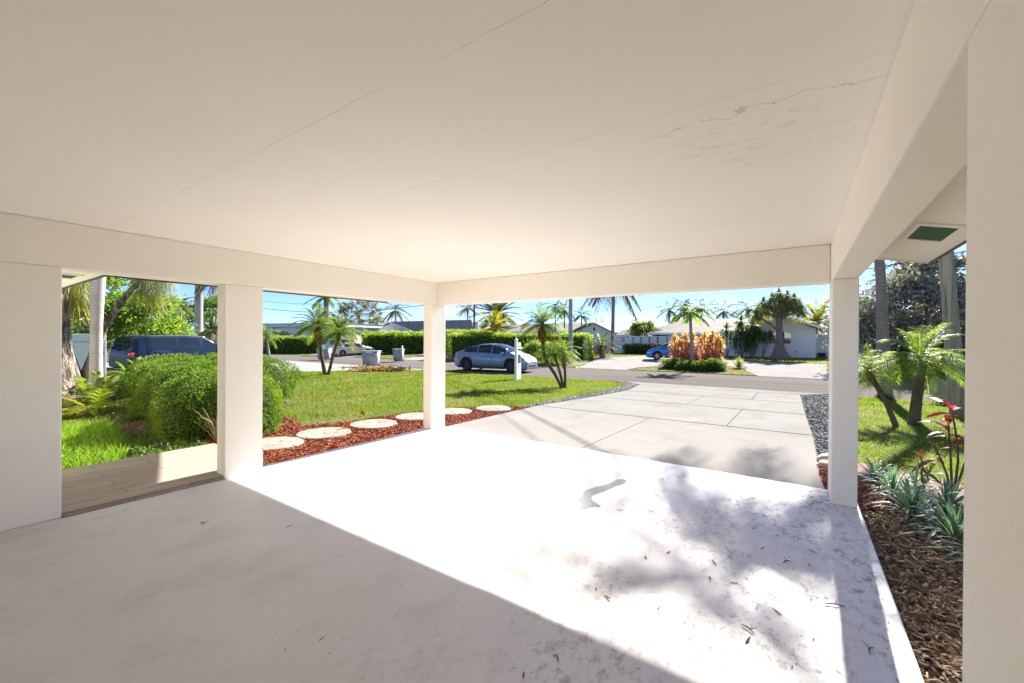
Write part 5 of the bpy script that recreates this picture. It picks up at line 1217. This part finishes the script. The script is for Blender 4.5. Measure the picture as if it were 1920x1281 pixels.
h = thing('house', 'neighbouring house with a pale tiled roof edge between the two grey trunks', 'house', (-36.5, 5.2, -.06), R(90))
Geo().add(box(-3.5, 3, 0, 8, 0, 2.5)).obj('wall', white_wall, h)
Geo().add(slab((-4, -.7, 2.6), (3.4, -.7, 2.6), (2.6, 4, 3.7), (-3.4, 4, 3.7), .12)).obj('roof', roofmat('terracotta_roof', (.42, .30, .24), (.34, .24, .19), .3, 1), h); window(h, 0, 0, 1, 1.4, 1.1)
# gate by the left drive
fg = thing('garden_gate', 'white panelled garden gate with a latch, left of the navy vehicle', 'gate', (-23.2, 4.05, -.06), R(78))
Geo().add(bbox(-1.9, .62, 0, .06, 0, 1.68, .01)).obj('panel', white_wall, fg)
fr = Geo()
for bx in ((-.75, .32, -.012, -.001, 1.36, 1.385), (-.75, .32, -.012, -.001, .25, .275), (-.78, -.755, -.012, -.001, .25, 1.385), (.325, .35, -.012, -.001, .25, 1.385)): fr.add(box(*bx))
fr.obj('panel_groove', mat('grey_groove', (.28, .28, .28), None), fg)
Geo().add(bbox(.46, .54, -.06, -.001, .86, .98, .01)).obj('latch', trim_m, fg)

# ------------------------------------------------------------------ poles and wires
pole_wood = mat('weathered_pole_wood', (.40, .345, .255), (.24, .21, .155), 2.2, .9, .9, 22, .02, stretch=(6, 6, .35), spec=.08, c3=(.09, .085, .07), s3=3)
t = thing('utility_pole', 'weathered cracked wooden utility pole leaning over the right-hand grass', 'utility pole', (3.13, 14.0, -.25))
trunk(t, [(0, 0, -.05), (-.11, 0, 1.8), (-.28, 0, 4.5), (-.52, 0, 8.6)], [.15, .135, .115, .10], pole_wood, 16, 14, 'pole')
Geo().add(bbox(-1.3, .35, -.05, .05, 8.05, 8.17, .01)).obj('crossarm', pole_wood, t)
concrete_pole = mat('grey_concrete_pole', (.33, .32, .31), (.27, .26, .25), 2, .85, .3, 30, .005, spec=.1)
t = thing('utility_pole', 'grey concrete utility pole standing at the long hedge', 'utility pole', (-13.98, 28.2, -.22))
trunk(t, [(0, 0, -.05), (-.03, 0, 4), (-.06, 0, 9)], [.17, .15, .12], concrete_pole, 8, 12, 'pole'); Geo().add(bbox(-.9, .8, -.05, .05, 8.3, 8.42, .01)).obj('crossarm', pole_wood, t)
Geo().add(bbox(.15, .45, -.1, .1, .75, 1.05, .02)).obj('meter_box', concrete_pole, t)
t = thing('utility_pole', 'pale grey utility pole beyond the navy vehicle in the doorway view', 'utility pole', (-34.1, 11.55, -.2))
trunk(t, [(0, 0, -.05), (0, 0, 4), (0, 0, 9)], [.26, .24, .2], concrete_pole, 8, 12, 'pole')
wire_m = mat('black_cable', (.02, .02, .022), None, rough=.7)
def wire(label, a, b, sag, r=.014, n=24):
    a, b = np.array(a, float), np.array(b, float); s = np.linspace(0, 1, n)[:, None]
    P = a + (b - a) * s; P[:, 2] -= sag * 4 * (s * (1 - s))[:, 0]
    tag(Geo().add(tube(P, r, 5)).obj('power_line', wire_m), label, 'cable')
wire('upper black overhead line running left from the concrete pole', (-14.0, 28.2, 7.0), (-75, 29, 8.6), 2.2, .022)
wire('lower thicker overhead line running left from the concrete pole', (-14.0, 28.2, 6.1), (-75, 28, 7.7), 2.3, .032)
wire('overhead line crossing the driveway from the wooden pole to the concrete pole', (2.5, 14, 8.0), (-14.0, 28.2, 8.3),   .5, .024)
wire('second overhead line crossing the driveway beside the first', (1.6, 14, 8.15), (-14.5, 28.2, 8.35), .5, .014)
wire('overhead line leaving the wooden pole to the right', (2.62, 14, 8.0), (40, 17, 8.0), 1.0, .016)
wire('low service cable passing behind the brown palm trunk', (-1.2, 26, 4.6), (12, 22.5, 6.3), .3, .02)
# ------------------------------------------------------------------ street furniture and small things
bin_m = mat('grey_bin_plastic', (.30, .32, .335), (.25, .27, .28), 3, .55, .1, 40, .002)
def wheelie(label, loc, rz, w=.62, s=1.):
    t = thing('wheelie_bin', label, 'rubbish bin', loc, rz, 'grey wheelie bins by the road'); t.scale = (s,) * 3
    bm = bmesh.new(); V, F = box(-.5, .5, -.5, .5, 0, 1); vv = [bm.verts.new((x * (w if z > .5 else w * .78), y * (.72 if z > .5 else .56), .06 + z * .86)) for x, y, z in V]
    for f in F: bm.faces.new([vv[i] for i in f])
    bmesh.ops.bevel(bm, geom=list(bm.edges), offset=.035, segments=3, affect='EDGES'); Geo().add(bm_vf(bm)).obj('bin_body', bin_m, t, True)
    Geo().add(bbox(-w * .54, w * .54, -.40, .42, .925, .985, .025, 3)).obj('lid', bin_m, t); Geo().add(tube([(-w * .4, .47, .9), (w * .4, .47, .9)], .018, 8)).obj('handle', bin_m, t)
    for sx in (-1, 1):
        V, F = lathe([(.02, -.03), (.11, -.03), (.12, 0), (.11, .03), (.02, .03)], 16); Geo().add(xform((V, F), Matrix.Translation((sx * w * .42, .3, .12)) @ Matrix.Rotation(math.pi / 2, 4, 'Y'))).obj('wheel', tyre_m, t, True)
    return t
wheelie('grey bin at the left, next to the silver minivan', (-33.6, 20.5, -.34), R(35), .95, 1.05)
wheelie('wide grey bin behind the pile of cut fronds, nearest of the bins', (-23.2, 17.45, -.33), R(35), .98, 1.08)
wheelie('grey bin with raised lid beside the broad-leaved hedge, nearest the corner post', (-26.8, 22.8, -.34), R(35), .72, 1.08)
Geo().add(bbox(-.02, .02, -.1, .1, 0, .75, .01)).obj('marker_post', white_trim, thing('marker_post', 'thin white marker post sticking up behind the bin by the corner post', 'post', (-27.6, 23.9, .2), .5))
# estate agent's sign post, seen almost edge-on
t = thing('sign_post', 'white house-sale sign post with a narrow panel turned edge-on on the lawn', 'sign', (-10.25, 15.3, -.28), R(105))
pw = mat('white_vinyl', (.82, .82, .82), None, rough=.4)
Geo().add(bbox(-.055, .055, -.055, .055, -.05, 1.76, .006)).obj('post', pw, t)
V = np.array([(-.07, -.07, 1.76), (.07, -.07, 1.76), (.07, .07, 1.76), (-.07, .07, 1.76), (0, 0, 1.89)], float); Geo().add((V, [np.array([[0, 1, 4], [1, 2, 4], [2, 3, 4], [3, 0, 4]]), np.array([[3, 2, 1, 0]])])).obj('cap', pw, t)
Geo().add(bbox(.056, .74, -.03, .03, 1.38, 1.46, .006)).obj('arm', pw, t)
pn = Geo().add(bbox(.10, .68, -.012, .012, .38, 1.28, .004)); bl = mat('black_print', (.02, .02, .025), None, rough=.5)
for z0, z1 in ((.72, 1.12),):
    for sd in (-.0135, .0125): pn.add(box(.14, .64, sd, sd + .001, z0, z1), 1)
for z in (.46, .54, .62):
    for sd in (-.0135, .0125): pn.add(box(.16, .62, sd, sd + .001, z, z + .025), 1)
pn.obj('panel', [pw, bl], t)
rd = Geo().add(bbox(.12, .66, -.012, .012, 1.50, 1.66, .004))
for z in (1.53, 1.58, 1.62):
    for sd in (-.0135, .0125): rd.add(box(.15, .63, sd, sd + .001, z, z + .02), 1)
rd.obj('rider', [pw, bl], t)
for x in (.16, .62): Geo().add(tube([(x, 0, 1.281), (x, 0, 1.379)], .006, 5)).obj('hook', trim_m, t)
Geo().add(bbox(.10, .62, -.03, .03, .02, .34, .006)).obj('leaflet_box', pw, t)
fm = mat('red_marker_flag', (.75, .05, .04), None, rough=.6)
for x, y, lab in ((-6.95, 5.0, 'small red marker flag at the lawn edge, further from the doorway'), (-6.3, 4.22, 'small red marker flag standing between two stepping stones')):
    t = thing('marker_flag', lab, 'flag', (x, y, -.06)); Geo().add(tube([(0, 0, -.02), (.01, 0, .17)], .003, 5)).obj('wire', trim_m, t)
    V, F = straps([(.01, 0, .14)], [(.6, .3, -.35)], .085, .07, .2, 4, np.array([1.2]), [1, 1, .9, .7]); Geo().add((V, F)).add((V + [.001, .001, .001], F[:, ::-1])).obj('flag', fm, t)
stone_m = mat('weathered_paver', (.32, .28, .245), (.26, .23, .20), 3, .9, .4, 60, .006, spec=.1, c3=(.17, .14, .115), s3=8)
ss = ['stepping stone half hidden by the doorway pillar', 'second stepping stone from the doorway pillar', 'stepping stone with the red flag at its edge', 'stepping stone cut off on its right by the corner post', 'stepping stone cut off on its left by the corner post', 'last stepping stone, next to the driveway edge']
for k, ((x, y), lab) in enumerate(zip(((-6.22, 3.0), (-6.27, 3.82), (-6.23, 4.75), (-6.2, 5.72), (-6.1, 6.68), (-5.72, 7.62)), ss)):
    r = .41; V, F = lathe([(r * .98, -.05), (r, .02), (r * .985, .034), (r * .95, .042)], 40); g = np.random.default_rng(k); V[:, :2] *= (1 + .012 * np.sin(np.arctan2(V[:, 1], V[:, 0]) * 3 + k))[:, None]
    tag(Geo().add((V, F)).obj('stepping_stone', stone_m, loc=(x, y, float(gz(y)) + .004), rot=(0, 0, k)), lab, 'paving stone', 'round stepping stones in the red mulch')
for k, (x, y, s, lab) in enumerate(((.34, 6.75, .13, 'pale rounded stone at the end of the slate gravel, nearest the driveway'), (.45, 6.6, .16, 'larger pale stone behind the front right post'), (.31, 6.42, .11, 'small tan stone beside the red mulch at the driveway edge'))):
    bm = bmesh.new(); bmesh.ops.create_icosphere(bm, subdivisions=3, radius=1)
    for v in bm.verts: v.co *= 1 + .12 * math.sin(v.co.x * 3 + k) * math.cos(v.co.y * 4 + k)
    V, F = bm_vf(bm); tag(Geo().add((V * [s, s * .8, s * .6], F)).obj('stone', mat('tan_stone', (.40, .31, .22), (.33, .26, .19), 5, .85, .3, 20, .01), smooth=True, loc=(x, y, -.04), rot=(0, 0, k)), lab, 'stone')
t = thing('cardboard_box', 'flattened tan cardboard box propped on the grass by the road, behind the pole', 'box', (3.55, 17.3, -.33), .3); cb = mat('cardboard', (.36, .26, .21), (.31, .22, .18), 2, .9)
Geo().add(xform(bbox(-.42, .42, -.02, .02, 0, .62, .004), Matrix.Translation((0, 0, .12)) @ Matrix.Rotation(R(28), 4, 'Y') @ Matrix.Rotation(R(-25), 4, 'X'))).obj('side', cb, t)
Geo().add(xform(bbox(-.2, .45, 0, .5, 0, .03, .004), Matrix.Translation((.1, .02, .04)) @ Matrix.Rotation(R(8), 4, 'X'))).obj('flap', cb, t)
# water mark on the slab, fallen leaves and twigs
wet = [(-1.7, 3.57), (-1.65, 3.48), (-1.59, 3.49), (-1.61, 3.36), (-1.52, 3.37), (-1.51, 3.46), (-1.42, 3.51), (-1.49, 3.57), (-1.58, 3.62), (-1.61, 3.74), (-1.56, 3.87), (-1.53, 3.98), (-1.52, 4.1), (-1.46, 4.25), (-1.50, 4.38), (-1.58, 4.33), (-1.59, 4.18), (-1.65, 4.02), (-1.70, 3.9), (-1.73, 3.79), (-1.68, 3.65)]
q = np.array(wet); 
for _ in range(2): q = np.stack([.75 * q + .25 * np.roll(q, -1, 0), .25 * q + .75 * np.roll(q, -1, 0)], 1).reshape(-1, 2)
bm = bmesh.new(); bm.faces.new([bm.verts.new((x, y, .0015)) for x, y in q]); 
for f in bm.faces:
    f.normal_update()
    if f.normal.z < 0: f.normal_flip()
bmesh.ops.triangulate(bm, faces=list(bm.faces)); wm = mat('damp_concrete', (.262, .272, .297), (.245, .255, .28), 6, .6, spec=.05)
tag(Geo().add(bm_vf(bm)).obj('water', wm), kind='structure')
g = np.random.default_rng(12)
A = np.stack([-4.6 + 4.9 * g.random(240) ** .8, 1.0 + 4.1 * g.random(240)], 1)
Bq = np.stack([.2 - np.abs(g.normal(size=420)) * .75, 3.3 + g.normal(size=420) * 1.1], 1)
Ed = np.stack([.44 - np.abs(g.normal(size=160)) * .05, 1.2 + 3.5 * g.random(160)], 1); Wl = np.stack([-4.95 + np.abs(g.normal(size=70)) * .07, 2.3 + 2.6 * g.random(70)], 1); Pc = np.stack([.1 + g.normal(size=50) * .12, 4.72 + g.normal(size=50) * .1], 1)
P2 = np.concatenate([A, Bq, Ed, Wl, Pc]); P2 = P2[(P2[:, 0] < .42) & (P2[:, 0] > -4.9) & (P2[:, 1] > .9) & (P2[:, 1] < 5.2)]; n = len(P2)
L_ = g.choice([.012, .022, .05], n, p=[.62, .28, .10]) * g.uniform(.6, 1.3, n); a = g.random(n) * 6.28
D = np.stack([np.cos(a), np.sin(a), g.uniform(0, .2, n)], 1)
lit = Geo().add(straps(np.concatenate([P2, np.full((n, 1), .003)], 1), D, L_, np.maximum(.005, L_ * .22), -.05, 2))
Pd = np.stack([-5.05 + 5.2 * g.random(60), 5.4 + 6 * g.random(60)], 1); n = 60; a = g.random(n) * 6.28
lit.add(straps(np.concatenate([Pd, (gz(Pd[:, 1]) + .031)[:, None]], 1), np.stack([np.cos(a), np.sin(a), .1 + 0 * a], 1), .03, .01, 0, 2))
tag(lit.obj('leaf_litter', islandmat('dry_litter', (.05, .03, .02), (.12, .06, .035), (.03, .022, .016))), kind='stuff')
for k, (x, y, rz, L2, lab) in enumerate(((.18, 2.95, .4, .10, 'dark twig lying in the shade of the front right post'), (-.10, 2.85, 2.5, .11, 'longest dark twig among the tree shadows on the slab'), (-.2, 2.45, -.6, .08, 'curled brown leaf bit near the slab edge, closest to us'), (-.05, 3.35, 1.0, .07, 'small dark twig half way along the sunlit slab near the right edge'), (.30, 2.62, 1.3, .07, 'reddish curled leaf on the shaded strip beside the mulch'), (-3.9, 1.35, .3, .05, 'single brown leaf on the shaded floor in front of the left wall'))):
    P = spline([(-L2 / 2, 0, .006), (0, .008, .012), (L2 / 2, -.004, .006)], 8); gtw = Geo().add(tube(P, [.002, .003, .0035, .004, .0035, .003, .0025, .001], 6)); gtw.add(tube(spline([P[4], P[4] + [.02, .03, .01]], 4), [.0025, .002, .0015, .001], 5))
    tag(gtw.obj('twig', red_m if False else stem_m, loc=(x, y, 0), rot=(0, 0, rz)), lab, 'twig')
